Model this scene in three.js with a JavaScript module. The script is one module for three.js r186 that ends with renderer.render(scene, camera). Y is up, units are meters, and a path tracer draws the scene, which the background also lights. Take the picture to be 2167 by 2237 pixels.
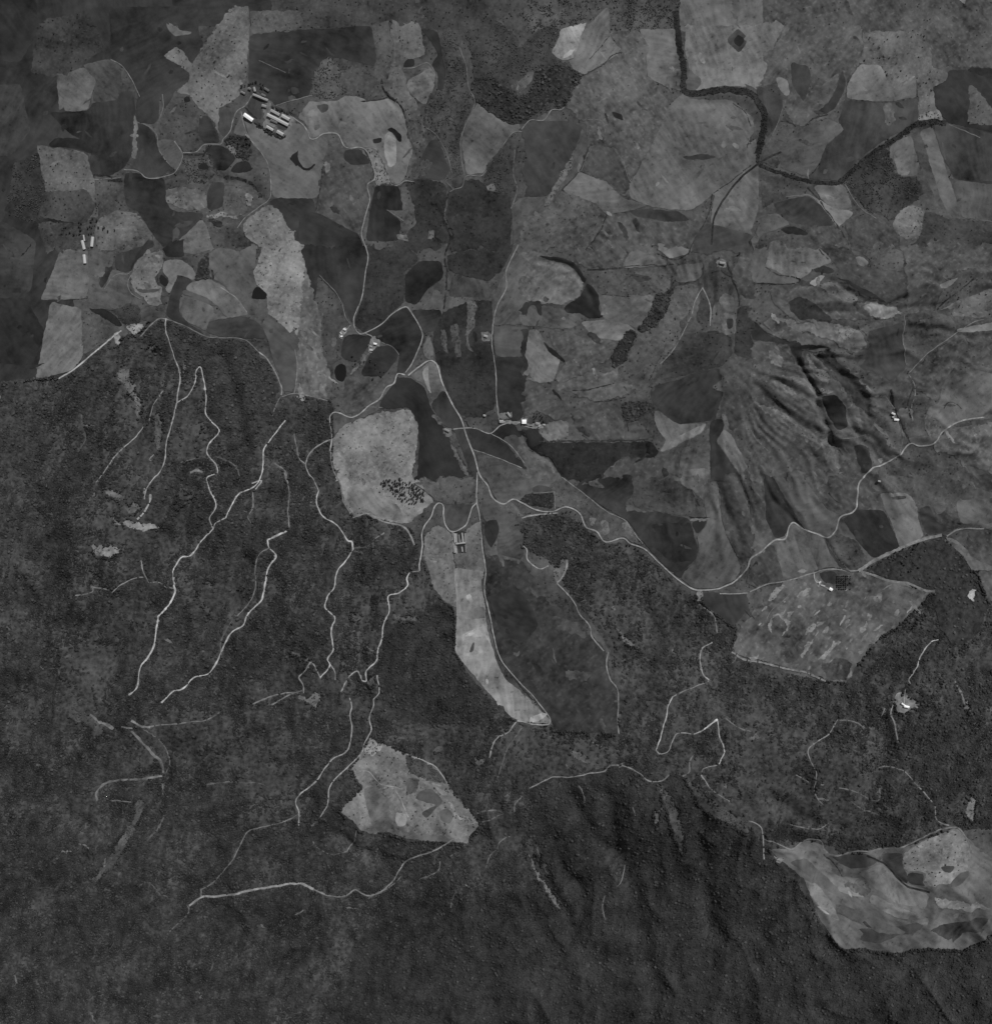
import * as THREE from 'three';
import { mergeGeometries, mergeVertices } from 'three/addons/utils/BufferGeometryUtils.js';

// ---------------------------------------------------------------- camera, sky, sun, exposure
const scene = new THREE.Scene();
const FOCAL = 1330, CX = 1132.6, CY = 1042, FLY = 3060;          // survey lens (in photograph pixels), nadir point, flying height in metres
const camera = new THREE.PerspectiveCamera(2 * Math.atan(1118.5 / FOCAL) * 180 / Math.PI, 2167 / 2237, 10, 60000);
camera.position.set(0, FLY, 0);
camera.up.set(0, 0, -1);
camera.lookAt(0, 0, 0);
camera.setViewOffset(2167, 2237, 1083.5 - CX, 1118.5 - CY, 2167, 2237);
camera.updateMatrixWorld();

const SUN = new THREE.Vector3(0.50, 0.70, -0.75).normalize();      // mid-morning sun beyond the upper right of the picture
{
  const w = 256, h = 128, a = new Float32Array(w * h * 4);        // clear hazy sky, grey as on panchromatic film
  for (let j = 0; j < h; j++) for (let i = 0; i < w; i++) {
    const el = ((j + .5) / h - .5) * Math.PI, az = ((i + .5) / w) * 2 * Math.PI;
    const d = new THREE.Vector3(Math.cos(el) * Math.cos(az), Math.sin(el), Math.cos(el) * Math.sin(az));
    const up = Math.max(0, Math.sin(el)), g = 0.34 + 0.42 * Math.pow(1 - up, 3) + 0.35 * Math.pow(Math.max(0, d.dot(SUN)), 6);
    a.set([g, g, g, 1], (j * w + i) * 4);
  }
  const t = new THREE.DataTexture(a, w, h, THREE.RGBAFormat, THREE.FloatType);
  t.mapping = THREE.EquirectangularReflectionMapping; t.magFilter = t.minFilter = THREE.LinearFilter; t.needsUpdate = true;
  scene.background = t; scene.environment = t;
  scene.backgroundIntensity = scene.environmentIntensity = 0.3;
}
const sun = new THREE.DirectionalLight(0xffffff, 3.4);
sun.position.copy(SUN).multiplyScalar(6000); sun.castShadow = true; sun.shadow.radius = 1;
Object.assign(sun.shadow.camera, { left: -3200, right: 3200, top: 3200, bottom: -3200, near: 500, far: 12000 });
sun.shadow.mapSize.set(4096, 4096); sun.shadow.bias = -0.001;
scene.add(sun, sun.target);
const renderer = new THREE.WebGLRenderer({ antialias: true });
renderer.toneMapping = THREE.LinearToneMapping; renderer.toneMappingExposure = 1;
renderer.shadowMap.enabled = true;
const LIGHT = 0.76;                                               // light sent back by a level white sheet, used to turn film greys into base colours

// ---------------------------------------------------------------- numbers
function rng(seed) { let s = seed >>> 0; return () => { s = (s + 0x6D2B79F5) | 0; let t = Math.imul(s ^ (s >>> 15), 1 | s); t = (t + Math.imul(t ^ (t >>> 7), 61 | t)) ^ t; return ((t ^ (t >>> 14)) >>> 0) / 4294967296; }; }
const R = rng(7);
const PERM = (() => { const r = rng(11), p = new Uint16Array(4096); for (let i = 0; i < 2048; i++) p[i] = i; for (let i = 2047; i > 0; i--) { const j = (r() * (i + 1)) | 0, t = p[i]; p[i] = p[j]; p[j] = t; } for (let i = 0; i < 2048; i++) p[i + 2048] = p[i]; return p; })();
const GX = new Float32Array(2048), GY = new Float32Array(2048);
for (let i = 0; i < 2048; i++) { const a = i * 2.399963; GX[i] = Math.cos(a); GY[i] = Math.sin(a); }
function noise(x, y, per = 2048) {                                // gradient noise, about -0.7 .. 0.7, repeating every per cells
  const xi = Math.floor(x), yi = Math.floor(y), fx = x - xi, fy = y - yi;
  const x0 = ((xi % per) + per) % per, y0 = ((yi % per) + per) % per, x1 = (x0 + 1) % per, y1 = (y0 + 1) % per;
  const u = fx * fx * fx * (fx * (fx * 6 - 15) + 10), v = fy * fy * fy * (fy * (fy * 6 - 15) + 10);
  const a = PERM[PERM[x0] + y0], b = PERM[PERM[x1] + y0], c = PERM[PERM[x0] + y1], d = PERM[PERM[x1] + y1];
  const n0 = GX[a] * fx + GY[a] * fy, n1 = GX[b] * (fx - 1) + GY[b] * fy, n2 = GX[c] * fx + GY[c] * (fy - 1), n3 = GX[d] * (fx - 1) + GY[d] * (fy - 1);
  const p = n0 + u * (n1 - n0), q = n2 + u * (n3 - n2);
  return p + v * (q - p);
}
const clamp = (x, a = 0, b = 1) => x < a ? a : x > b ? b : x;
const smooth = (a, b, x) => { const t = clamp((x - a) / (b - a)); return t * t * (3 - 2 * t); };
const lin = g => { const c = g / 255; return c <= 0.04045 ? c / 12.92 : Math.pow((c + 0.055) / 1.055, 2.4); };

// ---------------------------------------------------------------- survey coordinates
// Outlines were read off the photograph sheet by sheet; '23:' is the sheet in column 2, row 3 (500 pixels a side, read at 1899), 'D:' the whole picture read at 1899 x 1960, 'P:' photograph pixels.
function pts(s) {
  const [k, rest] = s.split(':');
  const q = rest.trim().split(/\s+/).map(t => t.split(',').map(Number));
  if (k === 'D') return q.map(([x, y]) => [x * 1.14113, y * 1.14133]);
  if (k === 'P') return q;
  if (k[0] === 'Z') { const [ox, oy, sc] = k.slice(1).split('_').map(Number); return q.map(([x, y]) => [ox + x / sc, oy + y / sc]); }
  const c = +k[0], r = +k[1];
  return q.map(([x, y]) => [140 + 500 * c + x / 3.798, 40 + 500 * r + y / 3.798]);
}

// ---------------------------------------------------------------- relief
const SPOT = [   // photograph x, y, height of the land in metres
  [150, 150, 5], [420, 200, 10], [600, 260, 18], [800, 200, 5], [950, 300, -8], [1000, 600, -12], [1180, 180, 18], [1300, 350, 12], [1480, 120, -32], [1640, 250, -42], [1680, 400, -48], [1560, 560, -36], [2000, 320, -34], [2050, 120, 8], [1850, 180, -8], [1850, 430, -30],
  [180, 520, 22], [260, 660, 42], [370, 690, 62], [560, 640, 28], [700, 500, 6], [620, 880, 46], [740, 730, 16], [520, 900, 62], [300, 1000, 78], [180, 800, 62], [740, 1000, 40], [900, 980, 26], [880, 1120, 44], [1000, 1200, 34], [1050, 1000, 16], [1140, 900, 8],
  [1300, 700, -2], [1450, 850, 6], [1650, 800, 14], [1800, 650, 22], [2050, 700, 28], [2080, 950, 52], [1850, 950, 30], [1600, 1000, 16], [1350, 1100, 26], [1550, 1250, 52], [1750, 1150, 40], [1950, 1100, 50], [1850, 1350, 76], [2080, 1300, 84], [1660, 1450, 84],
  [1200, 1350, 44], [1100, 1500, 56], [1220, 1580, 76], [850, 1350, 66], [700, 1250, 82], [480, 1250, 72], [250, 1250, 88], [300, 1500, 62], [550, 1500, 52], [750, 1550, 46], [900, 1700, 58], [450, 1750, 36], [250, 1800, 56], [550, 1960, 16], [800, 1960, 14], [1050, 1850, 46],
  [1300, 1680, 168], [1150, 1760, 112], [1500, 1680, 172], [1450, 1950, 18], [1250, 1950, 14], [1400, 1560, 120], [1650, 1800, 84], [1900, 1700, 112], [1700, 1650, 150], [1800, 1950, 22], [2050, 1880, 40], [1900, 1550, 118], [100, 2150, 30], [1200, 2150, 6], [2100, 2150, 8], [60, 1100, 80], [60, 400, 10]];
const SPW = SPOT.map(([x, y, h]) => [(x - CX) * 2.3, (y - CY) * 2.3, h]);
function landBase(x, z) {
  let s = 0, w = 0;
  for (const [a, b, h] of SPW) { const d = ((x - a) ** 2 + (z - b) ** 2) / (330 * 330); if (d < 40) { const e = Math.exp(-d) + 1e-9 / (1 + d); s += e * h; w += e; } }
  return w > 0 ? s / w : 20;
}
const GULLY = [   // line, depth, half width in metres
  ['20:1290,60 1310,250 1340,400 1350,620 1480,625 1650,590 1780,600 1899,630 1960,700 2010,800 2000,950 1960,1130 1960,1200 2050,1250 2200,1300 2320,1330 2460,1360 2630,1370', 6, 26],
  ['30:730,1360 850,1260 1000,1130 1200,1000 1350,890 1500,860 1620,870', 6, 24],
  ['30:60,1200 20,1640 -60,1820 -300,1900 -420,2060 -700,2300 -1040,2600', 7, 26],
  ['10:760,440 740,560 800,640 890,720 940,850 960,1000 1000,1100', 5, 12], ['10:1230,250 1270,480 1240,600 1120,720 1090,860 1100,1000', 7, 14],
  ['10:1320,1330 1280,1450 1250,1650 1310,1830 1260,1960 1280,2100 1260,2300 1240,2460 1190,2800 1260,3080', 5, 14],
  ['00:990,1120 1200,1130 1240,1230 1300,1310 1450,1330 1550,1370 1640,1480', 5, 14], ['00:30,1020 230,1110 260,1310 480,1350', 5, 14],
  ['01:950,230 920,310 880,430 860,560', 7, 22], ['01:200,510 330,510 430,560 490,650', 6, 14], ['01:860,590 1000,650 1180,740', 3, 12],
  ['21:150,70 300,90 420,130 480,210 540,300 600,420', 6, 18], ['21:1260,330 1200,520 1060,640 960,700 880,820 800,980', 7, 26],
  ['21:1760,300 1740,600 1750,900 1650,1000 1680,1200 1650,1400 1560,1600 1400,1800', 6, 20], ['21:0,1560 60,1680 230,1760 330,1899', 5, 14],
  ['31:380,870 430,960 520,1120 590,1230', 8, 13], ['31:560,880 700,990 850,1100 980,1260 1000,1400', 8, 20], ['31:400,850 640,830 760,980', 5, 16], ['31:700,250 880,360 970,425 1130,470 1300,400', 7, 16],
  ['31:60,1130 200,1260 330,1370 480,1480 650,1560 760,1660', 8, 20], ['31:560,1240 640,1440 700,1640 760,1800', 8, 18], ['31:800,1300 860,1480 960,1640 900,1800', 6, 18], ['31:1160,1200 1220,1400 1290,1570', 4, 10],
  ['32:100,0 200,200 420,430', 6, 16], ['32:610,520 700,680 800,770', 5, 10], ['22:1640,60 1720,300 1830,560', 6, 22], ['22:1800,0 1899,250 1960,460', 6, 16],
  ['33:980,1260 1120,1330 1220,1440 1310,1510 1480,1550', 7, 12], ['03:30,900 300,1050 460,700 800,560', 8, 40], ['23:120,1300 330,1700 420,1899', 9, 30], ['23:700,700 760,1100 900,1500 1000,1899', 14, 50], ['23:1420,800 1480,1200 1560,1600 1600,1899', 14, 50], ['23:400,700 560,1000 700,1200', 10, 40],
  ['13:330,1100 560,1250 760,1330 900,1330', 8, 30], ['02:1150,1240 1400,1000 1500,700', 12, 45], ['02:400,1500 560,1200 600,900 820,500', 12, 45], ['12:60,900 200,700 300,500', 10, 40], ['12:560,1500 640,1100 760,700', 12, 40], ['12:960,1600 1060,1300 1240,1200', 8, 35], ['22:1000,1700 1100,1300 1000,900', 9, 40], ['22:1300,1500 1250,1200', 6, 30], ['33:100,700 400,900 700,980', 9, 40], ['33:900,700 1100,400 1050,100', 9, 40], ['32:900,1899 1000,1600 1300,1300', 9, 36], ['02:1100,100 960,400', 8, 30], ['01:560,1800 700,1300 760,900', 9, 34], ['01:1000,1700 1060,1300', 7, 30], ['01:1500,1700 1400,1200 1300,900', 9, 34]
].map(([s, d, w]) => { const p = pts(s).map(([x, y]) => [(x - CX) * 2.26, (y - CY) * 2.26]); if (/^[23][12]:/.test(s) && w <= 22) { d *= 1.7; w *= 0.85; } return { p, d, w, box: [Math.min(...p.map(q => q[0])), Math.max(...p.map(q => q[0])), Math.min(...p.map(q => q[1])), Math.max(...p.map(q => q[1]))] }; });
const KNOLL = [['P:853,303', 9, 26], ['P:930,165', 10, 34], ['P:325,590', 10, 60], ['P:668,340', 9, 42], ['P:650,330', -3, 20], ['P:2070,885', 8, 30], ['P:1790,825', 7, 26], ['P:1800,815', 5, 40], ['P:1590,670', 7, 26], ['P:2095,975', 14, 70], ['P:1620,640', -4, 26], ['P:470,670', 8, 70], ['P:1465,1070', 4, 20]].map(([s, h, r]) => { const [x, y] = pts(s)[0]; return [(x - CX) * 2.28, (y - CY) * 2.28, h, r]; });
const near2 = (px, pz, a, b) => { const dx = b[0] - a[0], dz = b[1] - a[1], t = clamp(((px - a[0]) * dx + (pz - a[1]) * dz) / (dx * dx + dz * dz + 1e-9)); return (px - a[0] - dx * t) ** 2 + (pz - a[1] - dz * t) ** 2; };
function landHeight(x, z) {
  let h = landBase(x, z);
  const px = CX + x / 2.3, py = CY + z / 2.3;
  // eroded clay slopes on the right: ribs running down to the lower right
  const bad = smooth(1330, 1560, px + noise(x / 300, z / 300) * 160) * smooth(430, 620, py) * (1 - smooth(1090, 1260, py + (px - 1700) * 0.12));
  const ax = x - (1562 - CX) * 2.3, az = z - (770 - CY) * 2.3, th = Math.atan2(az, ax), rr = Math.hypot(ax, az), wob = noise(x / 260, z / 260) * 0.9 + noise(x / 90, z / 90) * 0.22, gain = smooth(60, 500, rr);
  h += bad * gain * (0.75 + rr / 1700) * (19 * (0.28 - Math.abs(noise(th * 7.5 + wob, rr / 620 + 2))) * 2 * (0.7 + 0.9 * noise(x / 210 + 40, z / 210)) + 6.5 * (0.25 - Math.abs(noise(th * 17 + wob * 2 + 30, rr / 260))) * 2 + 5 * noise(x / 140, z / 140 + 20) + 1.6 * noise(x / 30, z / 30));
  const hill = smooth(960, 1300, py) ;
  h += (1 - bad) * ((4.4 + 1.6 * hill) * noise(x / 120, z / 120 + 7) + (1.1 + 1.6 * hill) * noise(x / 47, z / 47 + 31) + (0.7 + 0.6 * hill) * noise(x / 22 + 5, z / 22));
  h += hill * (34 * (0.25 - Math.abs(noise((x + z * .3) / 250 + 9, (z - x * .3) / 420))) + 13 * (0.25 - Math.abs(noise((x + z * .25) / 90 + 3, (z - x * .25) / 170))));
  const south = smooth(1640, 1760, py) * smooth(880, 1100, px), west = smooth(960, 1120, py) * (1 - smooth(820, 960, px));
  h += south * (52 + 60 * noise(x / 380 + 9, z / 380)) * (0.3 - Math.abs(noise((x * .94 - z * .35) / 190 + 0.9 * noise(x / 240, z / 240 + 60), (x * .35 + z * .94) / 700))) + west * (52 + 40 * noise(x / 400, z / 400 + 5)) * (0.3 - Math.abs(noise((x * .92 + z * .4) / 200 + 5 + 0.8 * noise(x / 260 + 7, z / 260), (z * .92 - x * .4) / 600)));
  const rough = smooth(1120, 1220, px) * smooth(330, 520, py) * (1 - hill) * (1 - 0.6 * bad);
  h += rough * ((9 + 9 * noise(x / 260 + 3, z / 260)) * (0.22 - Math.abs(noise((x * .2 + z * .98) / 58 + 0.8 * noise(x / 110, z / 110), (x * .98 - z * .2) / 190))) + 1.8 * noise(x / 26, z / 26 + 3)) + smooth(1640, 1740, px) * (1 - smooth(300, 420, py)) * 9 * (0.22 - Math.abs(noise((x * .9 + z * .45) / 60, (z * .9 - x * .45) / 240)));
  h += (1 - hill) * 4.6 * noise((x + z * .5) / 60, (z - x * .4) / 150 + 3);
  for (const { p, d, w, box } of GULLY) {
    const m = w * 3.2;
    if (x < box[0] - m || x > box[1] + m || z < box[2] - m || z > box[3] + m) continue;
    let q = 1e9; for (let i = 1; i < p.length; i++) q = Math.min(q, near2(x, z, p[i - 1], p[i]));
    if (q < m * m) h -= (w >= 30 ? 2 : 1) * d * Math.exp(-q / (w * w));
  }
  for (const [kx, kz, kh, r] of KNOLL) { const q = ((x - kx) ** 2 + (z - kz) ** 2) / (r * r); if (q < 9) h += kh * Math.exp(-q); }
  return h;
}
const CELL = 8, X0 = -2760, Z0 = -2560, NX = 662, NZ = 682;        // closely surveyed land; beyond it the sheet runs on in wider steps
const HG = new Float32Array((NX + 1) * (NZ + 1));
for (let j = 0; j <= NZ; j++) for (let i = 0; i <= NX; i++) HG[j * (NX + 1) + i] = landHeight(X0 + i * CELL, Z0 + j * CELL);
const hAt = (i, j) => HG[clamp(j, 0, NZ) * (NX + 1) + clamp(i, 0, NX)];
function groundY(x, z) {                                           // height on the two triangles of a cell
  const u = (x - X0) / CELL, v = (z - Z0) / CELL, i = clamp(Math.floor(u), 0, NX - 1), j = clamp(Math.floor(v), 0, NZ - 1), fx = u - i, fz = v - j;
  const a = hAt(i, j), b = hAt(i + 1, j), c = hAt(i, j + 1), d = hAt(i + 1, j + 1);
  return fx + fz <= 1 ? a + (b - a) * fx + (c - a) * fz : d + (c - d) * (1 - fx) + (b - d) * (1 - fz);
}
function groundN(x, z) {
  const u = (x - X0) / CELL, v = (z - Z0) / CELL, i = Math.floor(u), j = Math.floor(v), fx = u - i, fz = v - j;
  const g = (p, q) => [(hAt(p - 1, q) - hAt(p + 1, q)) / (2 * CELL), (hAt(p, q - 1) - hAt(p, q + 1)) / (2 * CELL)];
  const A = g(i, j), B = g(i + 1, j), C = g(i, j + 1), D = g(i + 1, j + 1);
  const nx = (A[0] * (1 - fx) + B[0] * fx) * (1 - fz) + (C[0] * (1 - fx) + D[0] * fx) * fz, nz = (A[1] * (1 - fx) + B[1] * fx) * (1 - fz) + (C[1] * (1 - fx) + D[1] * fx) * fz;
  const l = Math.hypot(nx, 1, nz); return [nx / l, 1 / l, nz / l];
}
const toPhoto = (x, z) => { const s = FOCAL / (FLY - groundY(x, z)); return [CX + x * s, CY + z * s]; };
function toLand(px, py) {                                          // rectify: where the line of sight through a photograph point meets the land
  let y = 20, x, z;
  for (let k = 0; k < 7; k++) { const s = (FLY - y) / FOCAL; x = (px - CX) * s; z = (py - CY) * s; y = groundY(x, z); }
  return [x, z];
}

// ---------------------------------------------------------------- surfaces: soil, stubble, pasture, eroded clay, woodland floor
const TEX = 1024, TILE = 2560;                                     // 2.5 m to a texel
function surface(fn) {
  const d = new Uint8Array(TEX * TEX * 4);
  for (let j = 0; j < TEX; j++) for (let i = 0; i < TEX; i++) { const v = clamp(0.5 * fn(i / TEX, j / TEX)) * 255, k = (j * TEX + i) * 4; d[k] = d[k + 1] = d[k + 2] = v; d[k + 3] = 255; }
  const t = new THREE.DataTexture(d, TEX, TEX); t.wrapS = t.wrapT = THREE.RepeatWrapping; t.magFilter = t.minFilter = THREE.LinearFilter; t.needsUpdate = true; return t;
}
const fb = (u, v, p, o, s = 0) => { let a = 0, w = 1; for (let k = 0; k < o; k++) { a += w * noise(u * p + s, v * p + s * 1.7, p); p *= 2; w *= 0.56; } return a; };
const grain = (() => { const r = rng(5), g = new Float32Array(65536); for (let i = 0; i < 65536; i++) g[i] = r() - .5; return (u, v) => g[((u * TEX) | 0) * 73 + ((v * TEX) | 0) * 1361 & 65535]; })();
const SURF = {
  soil: surface((u, v) => { const w = fb(u, v, 6, 5, 1), l = noise(u * 12, v * 150 + w * 4, 600); return 1 + 0.85 * w + 0.34 * fb(u, v, 48, 3, 3) + 0.26 * l + 0.22 * grain(u, v); }),
  stubble: surface((u, v) => { const w = fb(u, v, 7, 5, 5), s = noise(u * 150, v * 150, 150), l = noise(u * 14, v * 170 + w * 3, 1190); return 1 + 0.78 * w + 0.28 * l + 0.32 * fb(u, v, 64, 3, 9) - 0.3 * smooth(0.32, 0.5, s) + 0.22 * grain(u, v); }),
  pasture: surface((u, v) => { const m = fb(u, v, 14, 5, 13), s = noise(u * 150, v * 150, 150), t = noise(u * 240 + 9, v * 240, 240); return 1 + 0.72 * m + 0.34 * fb(u, v, 110, 2, 17) - 0.34 * smooth(0.26, 0.5, s) + 0.4 * smooth(0.28, 0.5, t) + 0.25 * grain(u, v); }),
  eroded: surface((u, v) => { const w = fb(u, v, 12, 4, 21), r = Math.abs(noise(u * 76 + w * 1.2, v * 22 + w, 836)), q = fb(u, v, 72, 3, 24), t = noise(u * 190, v * 120, 2280 > 2048 ? 570 : 570), d = noise(u * 150 + 4, v * 150, 150); return 1 + 0.62 * w + 0.45 * (0.2 - r) + 0.46 * q + 0.3 * t + 0.5 * smooth(0.26, 0.5, d) + 0.25 * grain(u, v); }),
  floor: surface((u, v) => { const m = fb(u, v, 12, 4, 31), s = fb(u, v, 120, 3, 37); return 1 + 0.55 * m + 0.75 * s + 0.4 * grain(u, v); }),
  dust: surface((u, v) => 1 + 0.55 * fb(u, v, 130, 3, 41) + 0.4 * fb(u, v, 40, 2, 43) + 0.25 * grain(u, v)),
};
const MATS = new Map();
function mat(surf, grey) {                                         // grey: what the film shows of it, lit level
  const key = surf + grey;
  if (!MATS.has(key)) { const a = lin(grey) / LIGHT * 2, m = new THREE.MeshPhysicalMaterial({ map: SURF[surf], roughness: 1, metalness: 0, specularIntensity: 0.1 }); m.color.setRGB(a, a, a); m.name = surf + '_' + grey; MATS.set(key, m); }
  return MATS.get(key);
}
const plain = (grey, rough = 0.8) => { const key = 'plain' + grey + rough; if (!MATS.has(key)) { const a = lin(grey) / LIGHT, m = new THREE.MeshPhysicalMaterial({ roughness: rough, specularIntensity: 0.3 }); m.color.setRGB(a, a, a); MATS.set(key, m); } return MATS.get(key); };

// ---------------------------------------------------------------- draping outlines over the land
const taken = new Map();
function numbered(n) { const k = taken.get(n) || 0; taken.set(n, k + 1); return k ? n + '_' + String(k).padStart(3, '0') : n; }
function add(o, name, data) { o.name = numbered(name); o.userData = data; o.castShadow = o.receiveShadow = true; scene.add(o); return o; }
const inside = (p, x, z) => { let c = false; for (let i = 0, j = p.length - 1; i < p.length; j = i++) { const a = p[i], b = p[j]; if ((a[1] > z) !== (b[1] > z) && x < (b[0] - a[0]) * (z - a[1]) / (b[1] - a[1]) + a[0]) c = !c; } return c; };
function cut(poly, nx, nz, k) {                                    // keep the side where nx*x + nz*z <= k
  const out = []; const n = poly.length;
  for (let i = 0; i < n; i++) {
    const a = poly[i], b = poly[(i + 1) % n], da = nx * a[0] + nz * a[1] - k, db = nx * b[0] + nz * b[1] - k;
    if (da <= 0) out.push(a);
    if ((da < 0 && db > 0) || (da > 0 && db < 0)) { const t = da / (da - db); out.push([a[0] + (b[0] - a[0]) * t, a[1] + (b[1] - a[1]) * t]); }
  }
  return out;
}
const area2 = p => { let s = 0; for (let i = 0, j = p.length - 1; i < p.length; j = i++) s += p[j][0] * p[i][1] - p[i][0] * p[j][1]; return s; };
class Sheet {
  constructor(lift, turn = 0, ou = 0, ov = 0) { this.pos = []; this.nor = []; this.uv = []; this.idx = []; this.lift = lift; this.c = Math.cos(turn) / TILE; this.s = Math.sin(turn) / TILE; this.ou = ou; this.ov = ov; this.at = new Map(); }
  v(x, z) {
    const key = Math.round(x * 64) * 1048576 + Math.round(z * 64); let i = this.at.get(key); if (i !== undefined) return i;
    i = this.pos.length / 3; this.pos.push(x, groundY(x, z) + this.lift, z); this.nor.push(...groundN(x, z)); this.uv.push(x * this.c + z * this.s + this.ou, z * this.c - x * this.s + this.ov); this.at.set(key, i); return i;
  }
  tri(a, b, c) { if (Math.abs(area2([a, b, c])) < 0.02) return; const [p, q, r] = area2([a, b, c]) > 0 ? [a, c, b] : [a, b, c]; this.idx.push(this.v(...p), this.v(...q), this.v(...r)); }
  poly(piece) {                                                    // a flat piece that lies within one triangle of the land
    if (piece.length < 3 || Math.abs(area2(piece)) < 0.05) return;
    if (piece.length === 3) return this.tri(...piece);
    for (const [a, b, c] of THREE.ShapeUtils.triangulateShape(piece.map(p => new THREE.Vector2(p[0], p[1])), [])) this.tri(piece[a], piece[b], piece[c]);
  }
  cellPiece(p, i, j) {                                             // p already lies within cell i, j
    const k = (X0 + i * CELL) + (Z0 + j * CELL) + CELL;
    this.poly(cut(p, 1, 1, k)); this.poly(cut(p, -1, -1, -k));
  }
  outline(p) {
    const xs = p.map(q => q[0]), zs = p.map(q => q[1]);
    const i0 = clamp(Math.floor((Math.min(...xs) - X0) / CELL), 0, NX - 1), i1 = clamp(Math.floor((Math.max(...xs) - X0) / CELL), 0, NX - 1), j0 = clamp(Math.floor((Math.min(...zs) - Z0) / CELL), 0, NZ - 1), j1 = clamp(Math.floor((Math.max(...zs) - Z0) / CELL), 0, NZ - 1);
    const edge = new Set();
    for (let k = 0; k < p.length; k++) {
      const a = p[k], b = p[(k + 1) % p.length], n = Math.ceil(Math.hypot(b[0] - a[0], b[1] - a[1]) / 2) + 1;
      for (let t = 0; t <= n; t++) { const x = a[0] + (b[0] - a[0]) * t / n, z = a[1] + (b[1] - a[1]) * t / n; edge.add(Math.floor((z - Z0) / CELL) * 4096 + Math.floor((x - X0) / CELL)); }
    }
    for (let j = j0; j <= j1; j++) {
      const za = Z0 + j * CELL, row = cut(cut(p, 0, -1, -za), 0, 1, za + CELL);
      if (row.length < 3) continue;
      const zc = za + CELL / 2, xc = [];
      for (let a = 0, b = p.length - 1; a < p.length; b = a++) if ((p[a][1] > zc) !== (p[b][1] > zc)) xc.push((p[b][0] - p[a][0]) * (zc - p[a][1]) / (p[b][1] - p[a][1]) + p[a][0]);
      xc.sort((u, v) => u - v);
      for (let i = i0; i <= i1; i++) {
        const xa = X0 + i * CELL;
        let hit = false;
        for (const [dj, di] of [[0, 0], [0, 1], [0, -1], [1, 0], [-1, 0]]) if (edge.has((j + dj) * 4096 + i + di)) hit = true;
        if (!hit) {
          let m = 0; while (m < xc.length && xc[m] < xa + CELL / 2) m++; if (!(m & 1)) continue;
          const A = [xa, za], B = [xa + CELL, za], C = [xa, za + CELL], D = [xa + CELL, za + CELL];
          this.tri(A, B, C); this.tri(B, D, C); continue;
        }
        const q = cut(cut(row, -1, 0, -xa), 1, 0, xa + CELL);
        if (q.length >= 3) this.cellPiece(q, i, j);
      }
    }
    return this;
  }
  quad(p) {
    const xs = p.map(q => q[0]), zs = p.map(q => q[1]);
    const i0 = clamp(Math.floor((Math.min(...xs) - X0) / CELL), 0, NX - 1), i1 = clamp(Math.floor((Math.max(...xs) - X0) / CELL), 0, NX - 1), j0 = clamp(Math.floor((Math.min(...zs) - Z0) / CELL), 0, NZ - 1), j1 = clamp(Math.floor((Math.max(...zs) - Z0) / CELL), 0, NZ - 1);
    for (let j = j0; j <= j1; j++) for (let i = i0; i <= i1; i++) {
      const xa = X0 + i * CELL, za = Z0 + j * CELL, q = cut(cut(cut(cut(p, 0, -1, -za), 0, 1, za + CELL), -1, 0, -xa), 1, 0, xa + CELL);
      if (q.length >= 3) this.cellPiece(q, i, j);
    }
  }
  mesh(m) {
    const g = new THREE.BufferGeometry();
    g.setAttribute('position', new THREE.Float32BufferAttribute(this.pos, 3)); g.setAttribute('normal', new THREE.Float32BufferAttribute(this.nor, 3)); g.setAttribute('uv', new THREE.Float32BufferAttribute(this.uv, 2)); g.setIndex(this.idx);
    return new THREE.Mesh(g, m);
  }
}
function rounded(p) {                                              // corners eased as ploughs and feet do
  const out = [];
  for (let i = 0; i < p.length; i++) {
    const a = p[(i + p.length - 1) % p.length], b = p[i], c = p[(i + 1) % p.length], la = Math.hypot(a[0] - b[0], a[1] - b[1]) || 1, lc = Math.hypot(c[0] - b[0], c[1] - b[1]) || 1, ka = Math.min(.3, 20 / la), kc = Math.min(.3, 20 / lc);
    const q = [b[0] + (a[0] - b[0]) * ka, b[1] + (a[1] - b[1]) * ka], r = [b[0] + (c[0] - b[0]) * kc, b[1] + (c[1] - b[1]) * kc];
    out.push(q, [b[0] * .5 + (q[0] + r[0]) * .25, b[1] * .5 + (q[1] + r[1]) * .25], r);
  }
  return out;
}
function roughen(raw, amp) {                                       // an outline on the land, walked in short steps with natural unevenness
  const out = [], p = rounded(raw);
  for (let i = 0; i < p.length; i++) {
    const a = p[i], b = p[(i + 1) % p.length], n = Math.max(1, Math.round(Math.hypot(b[0] - a[0], b[1] - a[1]) / 5));
    const A = toPhoto(...a), B = toPhoto(...b), seam = k => { const o = k ? 210 : 110, u = Math.abs(((A[k] + o) % 500) - 250), v = Math.abs(((B[k] + o) % 500) - 250); return u < 11 && v < 11 && Math.abs(A[k] - B[k]) < 22; };
    const w = amp > 0 && (seam(0) || seam(1)) ? 26 : 0;           // where a boundary was read across two sheets it wanders
    for (let t = 0; t < n; t++) {
      const x = a[0] + (b[0] - a[0]) * t / n, z = a[1] + (b[1] - a[1]) * t / n;
      out.push([x + w * 2 * noise(x / 74, z / 74 + 11) + (amp + w * .3) * (1.7 * noise(x / 46, z / 46) + 1.4 * noise(x / 21, z / 21 + 40) + noise(x / 10.3, z / 10.3 + 7)), z + w * 2 * noise(x / 74 + 33, z / 74) + (amp + w * .3) * (1.7 * noise(x / 46 + 90, z / 46) + 1.4 * noise(x / 21 + 70, z / 21) + noise(x / 10.3 + 21, z / 10.3))]);
    }
  }
  return out;
}
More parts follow.
